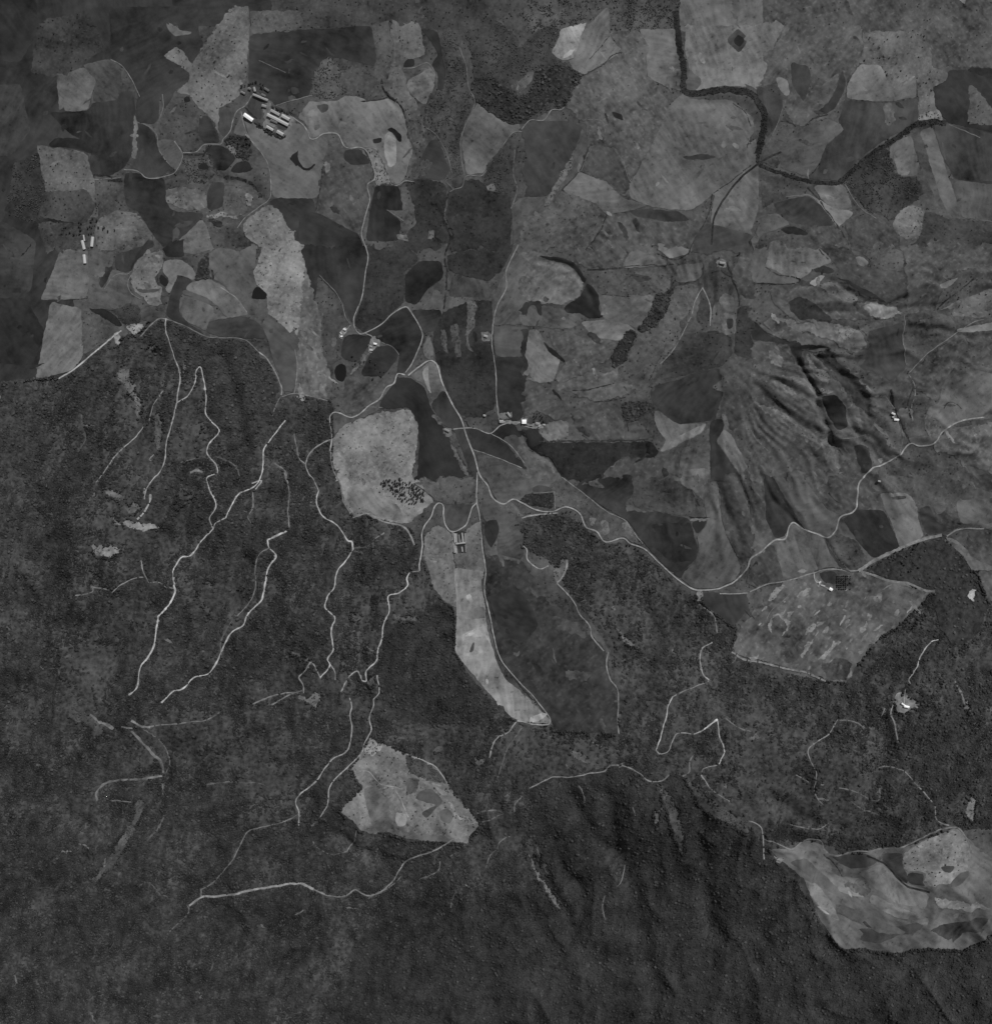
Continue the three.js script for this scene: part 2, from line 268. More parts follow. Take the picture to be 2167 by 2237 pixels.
// which cover lies on top, every 4 m
const MS = 4, MX = Math.ceil(NX * CELL / MS), MZ = Math.ceil(NZ * CELL / MS), MASK = new Int16Array(MX * MZ).fill(-1);
function stamp(p, id) {
  const zs = p.map(q => q[1]), j0 = clamp(Math.floor((Math.min(...zs) - Z0) / MS), 0, MZ - 1), j1 = clamp(Math.ceil((Math.max(...zs) - Z0) / MS), 0, MZ - 1);
  for (let j = j0; j <= j1; j++) {
    const z = Z0 + (j + .5) * MS, c = [];
    for (let i = 0, k = p.length - 1; i < p.length; k = i++) { const a = p[i], b = p[k]; if ((a[1] > z) !== (b[1] > z)) c.push((b[0] - a[0]) * (z - a[1]) / (b[1] - a[1]) + a[0]); }
    c.sort((x, y) => x - y);
    for (let k = 0; k + 1 < c.length; k += 2) for (let i = clamp(Math.ceil((c[k] - X0) / MS - .5), 0, MX); i < clamp(Math.ceil((c[k + 1] - X0) / MS - .5), 0, MX); i++) MASK[j * MX + i] = id;
  }
}
const top = (x, z) => { const i = Math.floor((x - X0) / MS), j = Math.floor((z - Z0) / MS); return i < 0 || j < 0 || i >= MX || j >= MZ ? -1 : MASK[j * MX + i]; };
const LEVEL = new Uint8Array(MX * MZ);                             // how many sheets lie there
function levelFor(p) {
  let most = 0; const zs = p.map(q => q[1]), j0 = clamp(Math.floor((Math.min(...zs) - Z0) / MS), 0, MZ - 1), j1 = clamp(Math.ceil((Math.max(...zs) - Z0) / MS), 0, MZ - 1), spans = [];
  for (let j = j0; j <= j1; j++) {
    const z = clamp(Z0 + (j + .5) * MS, Math.min(...zs) + .01, Math.max(...zs) - .01), c = [];
    for (let i = 0, k = p.length - 1; i < p.length; k = i++) { const a = p[i], b = p[k]; if ((a[1] > z) !== (b[1] > z)) c.push((b[0] - a[0]) * (z - a[1]) / (b[1] - a[1]) + a[0]); }
    c.sort((x, y) => x - y);
    for (let k = 0; k + 1 < c.length; k += 2) { const a = clamp(Math.floor((c[k] - X0) / MS), 0, MX - 1), b = clamp(Math.ceil((c[k + 1] - X0) / MS), 0, MX - 1); spans.push([j, a, b]); for (let i = a; i <= b; i++) most = Math.max(most, LEVEL[j * MX + i]); }
  }
  for (const [j, a, b] of spans) for (let i = a; i <= b; i++) LEVEL[j * MX + i] = most + 1;
  return most + 1;
}
const STEP = 0.06;

// ---------------------------------------------------------------- the ground itself
{
  const axis = (a, n) => { const v = []; for (let i = 0; i <= n; i++) v.push(a + i * CELL); let s = CELL, lo = a, hi = a + n * CELL; while (hi < 17000) { s *= 1.35; hi += s; lo -= s; v.push(hi); v.unshift(lo); } return v; };
  const ax = axis(X0, NX), az = axis(Z0, NZ), w = ax.length, pos = new Float32Array(w * az.length * 3), nor = new Float32Array(w * az.length * 3), uv = new Float32Array(w * az.length * 2), idx = [];
  const far = (x, z) => { const cx = clamp(x, X0, X0 + NX * CELL), cz = clamp(z, Z0, Z0 + NZ * CELL), d = Math.hypot(x - cx, z - cz); return groundY(cx, cz) * Math.exp(-d / 900) + (1 - Math.exp(-d / 500)) * (40 + 90 * noise(x / 1900, z / 1900) + 25 * noise(x / 600, z / 600)); };
  for (let j = 0; j < az.length; j++) for (let i = 0; i < w; i++) { const k = j * w + i; pos.set([ax[i], far(ax[i], az[j]), az[j]], k * 3); uv.set([ax[i] / TILE, az[j] / TILE], k * 2); }
  for (let j = 0; j < az.length; j++) for (let i = 0; i < w; i++) { const k = j * w + i, l = pos[(j * w + Math.max(0, i - 1)) * 3 + 1], r = pos[(j * w + Math.min(w - 1, i + 1)) * 3 + 1], u = pos[(Math.max(0, j - 1) * w + i) * 3 + 1], d = pos[(Math.min(az.length - 1, j + 1) * w + i) * 3 + 1]; const nx = (l - r) / (ax[Math.min(w - 1, i + 1)] - ax[Math.max(0, i - 1)]), nz = (u - d) / (az[Math.min(az.length - 1, j + 1)] - az[Math.max(0, j - 1)]), q = Math.hypot(nx, 1, nz); nor.set([nx / q, 1 / q, nz / q], k * 3); }
  for (let j = 0; j + 1 < az.length; j++) for (let i = 0; i + 1 < w; i++) { const a = j * w + i; idx.push(a, a + w, a + 1, a + 1, a + w, a + w + 1); }
  const g = new THREE.BufferGeometry(); g.setAttribute('position', new THREE.BufferAttribute(pos, 3)); g.setAttribute('normal', new THREE.BufferAttribute(nor, 3)); g.setAttribute('uv', new THREE.BufferAttribute(uv, 2)); g.setIndex(idx);
  add(new THREE.Mesh(g, mat('pasture', 72)), 'ground', { kind: 'structure' });
}

// ---------------------------------------------------------------- land cover: kind, grey, outline
const KIND = { s: ['stubble_field', 'stubble', 2.4], d: ['ploughed_field_or_shade', 'soil', 2.4], p: ['pasture_field', 'pasture', 5], e: ['eroded_land', 'eroded', 8], w: ['woodland_floor_or_shade', 'floor', 5], q: ['scrub_land', 'pasture', 8], b: ['bare_ground', 'dust', 7], o: ['pond_water_or_shade', 'soil', 1.6], k: ['woodland_floor_or_shade', 'floor', 6] };  // soil, pond and wood kinds also serve outlines of painted shade
const COVER = [
// land that runs on outside the surveyed frame
['d', 50, 'D:-80,-80 330,-80 330,60 240,130 130,150 -80,150'], ['d', 50, 'D:-80,130 150,130 170,300 130,480 150,640 130,720 60,735 -80,770'], ['d', 54, 'D:330,-80 520,-80 520,50 330,50'], ['p', 64, 'D:520,-80 1000,-80 1000,55 520,50'], ['q', 74, 'D:1000,-80 1300,-80 1300,60 1000,60'], ['s', 96, 'D:1300,-80 1460,-80 1460,60 1300,60'], ['e', 77, 'D:1460,-80 1990,-80 1990,130 1780,130 1700,60 1460,60'], ['d', 54, 'D:1850,130 1990,130 1990,420 1850,420'], ['e', 73, 'D:1850,420 1990,420 1990,1150 1850,1150'],
['d', 44, 'D:-80,-80 60,-80 75,60 40,120 -80,110'], ['p', 58, 'D:75,40 170,20 200,90 130,150 60,140'], ['s', 60, 'D:-80,170 40,160 60,250 20,300 -80,290'], ['q', 54, 'D:30,310 90,290 120,360 80,430 10,410'], ['s', 56, 'D:-80,430 10,425 70,460 60,560 -80,560'], ['d', 45, 'D:-80,570 50,570 90,640 60,700 -80,690'],
// the great wood
['w', 64, 'D:-300,760 128,717 165,688 205,658 222,645 262,640 300,605 323,610 380,640 420,650 450,652 490,670 520,700 535,735 537,760 600,758 635,765 640,790 640,880 655,935 665,975 685,993 720,985 760,1005 790,1012 800,1040 805,1070 825,1100 850,1140 872,1170 872,1240 890,1280 920,1320 960,1365 985,1380 1010,1382 1055,1388 1185,1405 1182,1330 1165,1240 1140,1200 1075,1110 1050,1070 1010,1055 990,1010 995,992 1050,985 1090,987 1120,1012 1160,1042 1200,1037 1240,1068 1300,1118 1335,1138 1355,1155 1390,1190 1412,1200 1400,1250 1440,1270 1490,1285 1560,1300 1625,1305 1640,1270 1680,1220 1750,1170 1785,1135 1700,1115 1655,1098 1700,1070 1780,1040 1830,1035 1870,1080 1890,1150 2300,1150 2300,1590 1860,1585 1800,1602 1700,1628 1640,1642 1600,1627 1570,1607 1500,1622 1480,1627 1490,1655 1550,1725 1580,1790 1600,1850 1620,2300 -300,2300'],
['k', 54, '23:60,690 250,600 380,600 540,560 740,510 860,510 1050,640 1180,630 1230,580 1330,580 1500,840 1700,940 1899,1040 2100,1280 2300,1500 2440,1899 3000,1960 3500,1800 3900,1500 4400,1400 4400,2800 -1500,2800 -1400,2000 -1000,1650 -560,1660 -300,1640 0,1500 100,1200'],
['k', 54, '12:760,1230 1000,1200 1180,1050 1340,1110 1350,1450 1500,1700 1700,1950 1500,2050 900,2060 720,1800 740,1500'], ['k', 52, '01:880,610 1180,745 1500,775 1760,1050 1790,1200 1500,1500 1280,1450 1180,1000 1000,960'], ['q', 84, '23:1120,660 1220,740 1300,860 1350,1220 1320,1235 1240,1000 1170,780'], ['q', 74, '23:1340,590 1420,650 1540,790 1700,880 1899,980 1899,1060 1700,980 1500,860'], ['q', 76, '03:30,-100 110,-60 80,60 230,80 360,160 300,260 200,160 60,120'], ['q', 80, '03:600,780 690,790 660,900 560,1080 470,1260 320,1420 250,1500 240,1440 380,1280 480,1100 580,930'],
// north-west farmland
['s', 92, '00:-65,480 70,440 160,400 280,500 240,600 215,700 200,760 100,775 -30,765'], ['s', 77, '00:150,385 390,335 480,400 482,620 440,685 235,695 275,520'], ['d', 53, '00:240,695 440,682 470,612 575,600 600,780 580,900 590,1100 500,1240 380,1310 250,1300 200,1200 230,1110 120,990 50,960 -125,780 200,770'], ['d', 41, '00:-75,990 130,1000 240,1060 230,1120 190,1110 100,1080 -135,1060'],
['d', 52, '00:395,335 370,-100 1110,-100 1120,130 1160,200 1100,330 1060,380 990,260 920,240 830,310 920,360 1050,460 1030,530 930,590 880,700 825,760 800,620 790,840 740,885 600,860 600,700 622,640 570,530 490,390'], ['s', 92, '00:850,10 920,30 960,100 1060,108 1060,130 920,150 860,90'],
['p', 99, '00:830,312 920,240 990,262 1060,380 1100,330 1160,200 1250,90 1400,-100 1540,-100 1540,130 1520,300 1520,530 1450,560 1460,640 1370,700 1290,740 1280,850 1290,950 1320,1010 1280,940 1240,860 1190,790 1110,740 1060,650 1000,620 930,610 1030,530 1050,460 920,360'], ['p', 88, '00:-225,1050 100,1090 190,1120 220,1260 260,1320 260,1500 300,1650 100,1660 -115,1650'], ['p', 66, '00:-165,1440 200,1420 270,1560 200,1690 80,1700 -205,1640'],
['p', 84, '00:1540,-60 1990,-60 1990,60 1900,95 1560,135'], ['d', 53, '00:1540,140 1900,100 2550,60 2600,400 2250,320 2150,400 2060,560 2040,640 1900,680 1760,730 1720,680 1560,580 1530,520'], ['s', 84, '00:1480,770 1510,850 1640,900 1800,1000 1900,850 2190,1000 2185,1060 2150,1380 2100,1490 1740,1490 1720,1400 1700,1230 1650,1130 1540,1010'], ['d', 66, '00:1290,740 1400,770 1380,930 1330,990 1290,930'], ['s', 76, '00:1480,780 1500,900 1520,980 1400,960'], ['p', 70, '00:830,765 1060,660 1110,760 1190,800 1240,860 1290,960 1300,1030 1160,1050 1100,1110 990,1120 980,1060 770,1010 790,880'], ['d', 57, '00:1120,820 1195,805 1288,990 1298,1030 1160,1038 1120,980'], ['d', 41, '00:990,660 1030,640 1060,690 1010,700'], ['d', 57, '00:605,865 680,880 765,960 780,1080 890,1230 830,1310 690,1320 640,1270 560,1230 600,1150'], ['p', 92, '00:580,800 610,860 600,1000 615,1100 590,1180 560,1150 575,1000'], ['s', 74, '00:780,1010 930,1010 985,1130 940,1270 890,1230 780,1080'],
['d', 52, '00:510,1280 640,1285 700,1330 830,1320 850,1420 840,1500 900,1600 1160,1620 1150,1660 960,1830 880,1960 740,1800 620,1600 520,1560 500,1380'], ['e', 83, '00:850,1420 960,1400 1160,1430 1200,1560 1100,1600 950,1560 840,1500'], ['p', 98, '00:840,1490 900,1450 960,1500 1110,1575 1050,1600 940,1560 860,1540'], ['q', 78, '00:1000,1160 1200,1150 1250,1280 1150,1370 1060,1390 1020,1300'], ['o', 36, '00:1110,1230 1160,1190 1210,1230 1200,1255 1130,1260'], ['d', 53, '00:1165,1060 1320,1055 1440,1160 1340,1270 1250,1250 1200,1130'], ['k', 43, '00:1330,1000 1400,970 1530,1000 1560,1100 1540,1170 1440,1155 1340,1060'], ['b', 98, '00:1340,1060 1400,1060 1450,1120 1400,1130'], ['d', 37, '00:1370,1275 1440,1190 1530,1175 1565,1260 1500,1285'], ['d', 50, '00:1230,1360 1340,1360 1320,1560 1200,1600 1180,1480'], ['p', 82, '00:1340,1380 1500,1400 1560,1580 1500,1640 1310,1640 1330,1480'], ['b', 108, '00:1500,1450 1560,1460 1570,1540 1520,1560'], ['b', 110, '00:1180,1640 1300,1620 1440,1630 1460,1660 1300,1650 1200,1660'], ['k', 41, '00:1190,1660 1300,1670 1330,1730 1250,1740'],
['s', 105, '00:960,1835 1150,1660 1190,1740 1240,1910 1100,1960 900,1930'], ['p', 92, '00:290,1660 430,1600 540,1600 620,1620 690,1740 560,1790 740,1790 720,1920 280,1920 250,1780'], ['d', 50, '00:1740,1492 2070,1490 2090,1620 2100,1900 1960,1900 1899,1850 1800,1640 1700,1530'], ['p', 70, '00:-215,1690 110,1700 240,1680 280,1900 -165,1900'],
// north, around the quarry
['p', 74, '10:650,60 790,30 850,300 760,440 740,560 800,640 560,650 440,630 160,590 240,360 380,430 680,420 690,250'], ['q', 76, '10:160,600 160,470 270,330 330,320 380,430 480,480 480,610 330,660 130,660'], ['p', 90, '10:800,40 1050,40 1100,300 920,370 900,420 940,500 940,570 1000,660 1060,760 1080,860 1100,1000 960,1330 930,1330 1000,1090 940,830 880,700 800,640 760,580 850,300'], ['s', 97, '10:130,690 370,690 440,640 560,650 620,690 740,680 790,660 890,720 940,850 960,1000 1000,1090 950,1250 930,1330 880,1380 820,1370 760,1200 700,1090 600,1070 440,1070 370,960 230,960 180,1000 140,930 90,850 40,830'], ['s', 112, '10:90,830 160,750 220,770 240,830 190,930 150,930'], ['d', 68, '10:190,720 290,710 300,760 240,790'],
['s', 118, '10:1130,390 1190,460 1160,600 1100,720 1060,700 1000,650 940,570 960,500 1050,470'], ['o', 40, '10:910,410 940,340 1010,335 1012,400'], ['d', 47, '10:1060,80 1210,110 1230,250 1275,480 1240,605 1195,590 1210,480 1150,380 1210,300 1150,200'], ['q', 70, '10:1250,40 1330,110 1440,400 1460,560 1500,680 1420,900 1380,1000 1420,1300 1320,1320 1290,1200 1200,980 1100,910 1090,800 1130,700 1240,600 1280,480 1250,300'], ['q', 61, '10:1430,110 1740,40 1900,220 2100,60 2220,90 2140,300 2420,470 2280,720 2200,740 2000,830 1820,890 1680,820 1570,740 1470,620 1500,500 1490,330'], ['k', 50, '10:1480,520 1640,480 1900,680 2000,560 2000,440 2230,370 2410,470 2250,740 2170,740 2170,660 2000,810 1820,885 1680,815 1570,735 1475,620'], ['p', 86, '10:1790,560 1899,490 1990,420 1980,520 1880,640'],  // dark band along the valley beside the pale loop
['s', 92, '10:1530,700 1680,820 1820,890 1899,870 1899,940 1820,950 1730,1080 1620,1200 1580,1290 1440,1300 1400,1050 1420,900'], ['q', 60, '10:1620,1210 1720,1100 1800,1180 1820,1290 1850,1440 1640,1450 1580,1340'], ['b', 98, '10:1600,1390 1680,1370 1690,1420 1640,1440'], ['e', 70, '10:290,1000 370,980 440,1080 590,1090 650,1200 660,1330 620,1400 620,1560 570,1790 600,1920 80,1920 200,1600 230,1350 260,1200'], ['d', 50, '10:60,1620 200,1610 560,1800 590,1930 40,1930'], ['d', 45, '10:430,1090 580,1090 650,1210 480,1220 420,1160'], ['d', 47, '10:680,1390 820,1390 880,1400 925,1600 780,1590 900,1680 880,1850 600,1850 640,1600'], ['d', 39, '10:760,1600 900,1675 890,1780 760,1760'], ['p', 53, '10:930,1360 1100,1330 1260,1360 1280,1450 1250,1650 1310,1830 1280,1920 900,1920 960,1750 1000,1600'], ['p', 80, '10:890,1400 950,1390 1000,1560 1030,1700 960,1760 920,1900 880,1850 930,1640'], ['d', 51, '10:990,1330 1130,1020 1200,1000 1300,1250 1260,1340 1130,1330'], ['p', 74, '10:990,1330 1080,1160 1160,1200 1130,1280 1040,1340'], ['p', 51, '10:1300,1440 1440,1340 1500,1330 1580,1360 1640,1460 1800,1470 1820,1600 1800,1920 1300,1920 1320,1750 1260,1650'], ['s', 88, '10:1810,1560 1899,1480 1990,1500 1990,1930 1830,1930'], ['b', 108, '10:620,1090 700,1090 790,1300 810,1380 690,1385 690,1310'], ['s', 116, '10:770,960 810,940 860,1000 860,1200 800,1250 750,1100'], ['d', 39, '10:780,930 820,900 900,970 900,1025 872,1020 840,960'], ['d', 42, '10:660,1000 740,990 740,1030 670,1040'], ['o', 36, '10:45,1085 22,1110 10,1160 40,1220 90,1265 140,1262 190,1215 180,1205 130,1245 85,1240 55,1190 40,1140'], ['b', 104, '10:860,1790 930,1780 960,1850 900,1870'], ['b', 88, '10:1130,1750 1180,1760 1170,1840 1120,1830'],  // both dark crescents are painted shade: beside the quarry knob, below the knoll
// north centre and north-east
['s', 142, '20:320,90 440,60 540,30 490,160 440,330 330,350 240,290 300,180'], ['s', 98, '20:490,130 600,0 720,-100 730,150 840,280 660,380 520,470 440,440 380,350 440,330'], ['e', 81, '20:720,100 960,100 1060,250 1030,300 1040,480 1110,530 1220,720 1160,880 1130,1000 1060,1080 900,1330 880,1490 820,1470 690,1350 490,1280 560,1020 540,880 360,740 400,640 510,480 680,380 830,280'], ['s', 96, '20:960,90 1290,90 1320,380 1330,600 1280,600 1110,530 1040,480 1030,300 1060,250'], ['s', 92, '20:1330,620 1400,670 1750,680 1880,800 1940,1000 1960,1300 1960,1580 1899,1780 1700,1760 1560,1700 1600,1450 1400,1600 1060,1560 900,1500 880,1400 950,1280 1060,1080 1150,900 1220,720'], ['s', 111, '20:1360,60 1899,60 2100,20 2190,60 2120,150 2080,270 2030,400 2000,560 1899,570 1650,560 1450,600 1380,590 1390,420 1350,250'], ['d', 72, '20:1690,180 1790,80 1885,180 1800,295'], ['d', 39, '20:1750,190 1790,130 1850,180 1800,250'], ['d', 80, '20:1330,620 1390,420 1500,520 1440,605 1380,600'],
['d', 59, '20:0,1480 0,900 100,850 360,850 500,900 520,1000 420,1100 330,1330 210,1480'], ['b', 96, '20:440,1090 405,1250 320,1400 200,1570 165,1600 260,1400 380,1190'], ['s', 78, '20:500,900 560,1020 480,1270 330,1420 220,1570 330,1380 410,1250 440,1100'], ['s', 80, '20:0,1485 200,1480 170,1620 0,1640'], ['s', 95, '20:490,1280 690,1350 850,1500 1050,1550 880,1600 700,1630 600,1530 330,1430 470,1280'], ['p', 84, '20:330,1430 600,1530 700,1640 650,1760 530,1920 0,1920 0,1650 170,1620'], ['e', 75, '20:700,1640 880,1600 1060,1560 1400,1610 1530,1650 1450,1800 1400,1930 560,1930 640,1760'], ['d', 54, '20:880,1600 1050,1580 1300,1600 1400,1680 1200,1690 960,1650'], ['d', 64, '20:1450,1800 1530,1700 1899,1790 1899,1930 1400,1930'], ['d', 48, '20:1320,1150 1500,1120 1620,1150 1500,1175 1360,1170'], ['e', 66, '20:560,1050 780,1080 900,1330 860,1480 800,1450 690,1340 500,1270'], ['d', 41, '20:740,770 830,800 850,850 770,830'],
['e', 82, '30:290,60 900,50 930,110 930,270 900,380 790,560 780,680 640,820 450,890 360,890 250,700 320,640 310,500 150,560 60,560 150,420 80,300 200,250 240,130', -2.5], ['s', 100, '30:200,480 310,510 320,640 280,640 220,570'], ['s', 95, '30:720,450 730,500 640,640 600,720 540,700 490,680 540,600'], ['d', 56, '30:760,420 790,560 700,740 620,800 520,800 640,700 700,600'], ['d', 58, '30:330,360 480,400 500,520 440,700 340,560'], ['p', 98, '30:940,110 1430,110 1490,230 1500,420 1640,440 1620,520 1510,560 1530,750 1600,850 1370,850 1390,700 1380,500 1280,510 1160,640 1080,400 900,380 930,270'], ['s', 104, '30:900,380 1080,390 1160,600 1280,510 1370,500 1370,660 1130,690 1000,690 790,670 800,540'], ['b', 118, '30:1370,800 1480,780 1560,760 1590,850 1370,850'], ['d', 53, '30:1640,430 1760,430 2130,540 2150,980 1640,870 1590,820 1520,700 1520,560 1620,520'], ['p', 84, '30:1810,560 1840,560 2130,900 1800,880'], ['d', 66, '30:790,680 1110,700 1120,720 1380,660 1390,850 1300,900 1060,1040 880,1180 740,1350 470,1330 570,1230 600,1080 770,920 720,860'], ['e', 87, '30:1090,720 1180,700 1190,860 1120,900'], ['s', 84, '30:720,870 640,830 450,890 250,1080 240,1240 470,1320 560,1220 620,1050 780,920'], ['p', 72, '30:250,860 370,890 250,1080 230,1250 80,1200 130,1000 200,880'], ['d', 66, '30:60,560 150,600 270,660 240,850 130,1000 100,800 40,640'],
['s', 87, '30:1160,1060 1320,960 1400,1240 1370,1310 1210,1310 1130,1150'], ['s', 104, '30:1180,1110 1290,1060 1340,1230 1300,1305 1220,1300'], ['s', 76, '30:1320,960 1400,930 1510,1190 1620,1500 1640,1650 1560,1560 1430,1290'], ['s', 84, '30:1400,930 1510,900 1600,1200 1720,1500 1740,1660 1640,1650 1510,1290'], ['d', 65, '30:1510,890 1620,870 2170,1000 2170,1360 1700,1340 1600,1180'], ['s', 72, '30:1600,1200 1640,1330 2150,1400 2150,1700 1740,1650 1690,1450'], ['q', 60, '30:740,1370 880,1200 1130,1080 1200,1300 1370,1320 1440,1440 1300,1560 1170,1680 1040,1600 990,1620 880,1500 800,1400'], ['s', 92, '30:520,1390 740,1370 800,1430 850,1600 700,1580 600,1520 540,1440'], ['s', 106, '30:480,1460 560,1500 700,1580 850,1600 830,1650 720,1730 760,1790 690,1700 620,1600'], ['p', 97, '30:1170,1690 1240,1590 1330,1550 1430,1580 1450,1750 1400,1830 1310,1840 1210,1790'], ['p', 68, '30:90,1300 470,1340 520,1400 470,1460 290,1490 180,1530 90,1600'], ['d', 55, '30:180,1530 480,1470 620,1600 690,1720 530,1720 330,1700 220,1600'], ['s', 82, '30:110,1630 220,1620 330,1710 240,1740 80,1800 30,1920 0,1920 50,1750'], ['d', 39, '30:230,1750 330,1720 450,1760 480,1800 300,1790'], ['e', 73, '30:490,1720 690,1730 800,1850 830,1920 440,1920'], ['e', 66, '30:770,1700 860,1630 1040,1650 1170,1700 1230,1830 1250,1920 850,1920'], ['p', 59, '30:1440,1600 1640,1660 2150,1700 2130,1920 1250,1920 1400,1830'],  // the small darkest outline is a shadow painted in soil grey
// west, along the upper edge of the wood
['s', 92, '01:-15,0 200,0 210,350 180,430 -195,440'], ['s', 83, '01:200,0 420,40 410,150 300,230 290,310 340,350 400,180 540,220 560,400 570,460 430,520 200,510 210,350'], ['d', 54, '01:290,300 350,180 410,150 400,190 350,300 310,345'], ['d', 56, '01:430,60 700,-20 720,20 600,110 560,200 480,210 420,160'], ['s', 100, '01:-105,450 150,510 155,720 165,900 60,1025 -235,1100'], ['p', 103, '01:600,130 720,0 810,10 830,90 810,200 740,270 830,330 800,400 820,480 720,480 650,420 600,370 560,300 570,200'], ['s', 116, '01:690,420 790,410 815,480 730,490'], ['o', 34, '01:790,260 810,220 860,270 870,310 840,330 800,290'], ['d', 56, '01:590,345 650,385 780,370 800,345 700,352'], ['s', 98, '01:830,110 960,100 1050,150 1100,220 1080,280 950,220 920,300 880,390 840,350 880,280 820,200'], ['d', 50, '01:950,230 1080,280 1010,340 960,440 960,560 1050,640 1180,730 900,600 850,560 870,430 920,310'], ['s', 82, '01:1210,30 1600,-20 1580,220 1610,310 1560,420 1640,440 1600,560 1540,560 1320,300 1210,250'], ['s', 96, '01:1060,290 1200,260 1320,320 1450,440 1540,560 1360,590 1270,480 1150,400 1000,350'], ['s', 91, '01:970,400 1060,410 1240,490 1250,560 1380,580 1200,620 1180,700 1000,600 960,520'], ['d', 72, '01:1000,350 1150,400 1280,490 1180,470 1050,405 980,385'], ['d', 58, '01:1200,620 1500,570 1640,640 1690,760 1500,755 1290,740 1180,700'], ['d', 46, '01:800,-20 990,-20 1010,80 850,80'], ['k', 43, '01:1150,80 1210,30 1210,250 1080,280 1100,220'], ['p', 115, '01:1620,80 1700,-40 1899,-60 1960,0 2010,150 2000,400 1960,500 1950,770 1899,740 1780,620 1690,540 1690,400 1600,310 1580,200'], ['p', 106, '01:1480,-190 1690,-360 1800,-300 1899,-100 1899,20 1690,30 1500,-80'], ['o', 28, '01:1555,430 1570,360 1610,320 1690,390 1680,430 1620,430'], ['d', 70, '01:1690,560 1780,620 1950,770 1940,1000 1920,1210 1810,1190 1790,1060 1740,950 1700,780 1640,640'], ['p', 78, '01:150,520 250,540 400,640 470,680 160,900'], ['d', 37, '01:200,510 330,510 430,560 490,650 460,660 340,590'], ['q', 56, '01:430,520 560,460 640,500 640,620 560,650 480,640'], ['s', 76, '01:640,500 850,540 850,590 720,620 640,600'], ['b', 132, '01:510,660 600,630 680,640 640,690 580,720'], ['b', 130, '01:420,740 450,700 470,760 440,830'],
['b', 96, '01:470,990 560,1020 540,1100 600,1140 570,1200 640,1260 610,1350 640,1430 590,1370 600,1260 480,1130 440,1100'], ['b', 78, '01:760,1360 820,1440 800,1640 770,1700 760,1560'], ['b', 74, '01:1000,1460 1140,1470 1130,1560 1050,1560'], ['b', 86, '01:700,860 760,800 740,850 715,890'],
// centre-left
['d', 50, '11:50,-10 600,-10 625,80 600,250 570,430 500,620 480,620 420,460 210,230 180,480 110,150'], ['p', 53, '11:620,-10 950,-10 1050,100 920,200 930,450 810,560 740,640 590,710 510,650 570,450 600,250'], ['d', 43, '11:1050,110 1240,120 1250,250 1100,370 1030,480 930,450 930,230'], ['d', 53, '11:590,715 820,560 940,495 980,530 1075,710 1070,770 990,970 930,1040 860,1040 890,900 810,810 680,760'], ['s', 76, '11:1110,500 1180,340 1250,390 1230,520'], ['s', 76, '11:1320,230 1450,220 1560,280 1620,300 1640,420 1290,410'], ['p', 51, '11:1270,60 1700,-10 1840,-10 1740,180 1640,280 1560,270 1300,210'], ['d', 54, '11:980,520 1240,520 1210,690 1140,700 1090,720'], ['p', 48, '11:1240,540 1480,440 1660,440 1650,680 1680,900 1700,1300 1560,1420 1400,1400 1260,1180 1190,950 1160,740'], ['b', 82, '11:1450,440 1520,450 1510,640 1450,760 1500,880 1450,840 1440,650'], ['b', 74, '11:1300,640 1380,640 1400,900 1360,900 1320,760'], ['b', 76, '11:1220,680 1260,680 1290,900 1250,860'], ['s', 84, '11:1840,-10 1980,-10 1960,640 1660,650 1650,430 1760,200'], ['d', 69, '11:1660,660 1950,660 1950,910 1680,910'], ['d', 49, '11:1680,915 1950,915 1940,1200 1890,1440 1720,1440 1700,1250'],
['e', 91, '11:110,150 200,500 260,560 230,800 260,900 320,1100 350,1240 300,1270 20,1220 50,780 60,500', 0.1], ['p', 64, '11:260,560 420,480 480,640 380,720 340,850 420,930 330,960 330,1100 260,900'], ['d', 46, '11:420,740 540,720 660,740 640,800 530,950 440,940 400,900'], ['d', 47, '11:720,820 800,810 880,890 850,950 740,1080 560,1060 640,880'], ['o', 26, '11:350,1000 390,965 440,980 445,1060 420,1120 370,1110 345,1050'], ['e', 71, '11:430,1080 860,1080 830,1140 740,1260 520,1400 400,1350 420,1200', 0.9], ['b', 88, '11:580,890 640,860 600,940 500,1060 470,1060 530,980'], ['s', 100, '11:1130,720 1170,850 1170,940 1110,930 1070,830'], ['s', 92, '11:980,1070 1140,945 1180,960 1240,1130 1300,1280 1390,1400 1310,1350 1210,1240 1150,1280 1110,1150 1020,1100'], ['s', 112, '11:1080,1010 1130,980 1120,1080 1150,1220 1120,1180 1080,1080'], ['d', 40, '11:860,1080 980,1080 1100,1170 1130,1300 1240,1480 1460,1860 1500,1899 1030,1930 1050,1600 1010,1380 960,1330 720,1340 730,1270 830,1140'], ['d', 54, '11:1250,1180 1330,1310 1400,1430 1440,1560 1510,1760 1560,1890 1480,1890 1370,1590 1330,1510 1250,1480 1140,1300'], ['b', 88, '11:1290,1590 1340,1640 1380,1760 1450,1860 1440,1890 1360,1780'], ['b', 84, '11:1150,1390 1220,1400 1250,1470 1200,1460'],
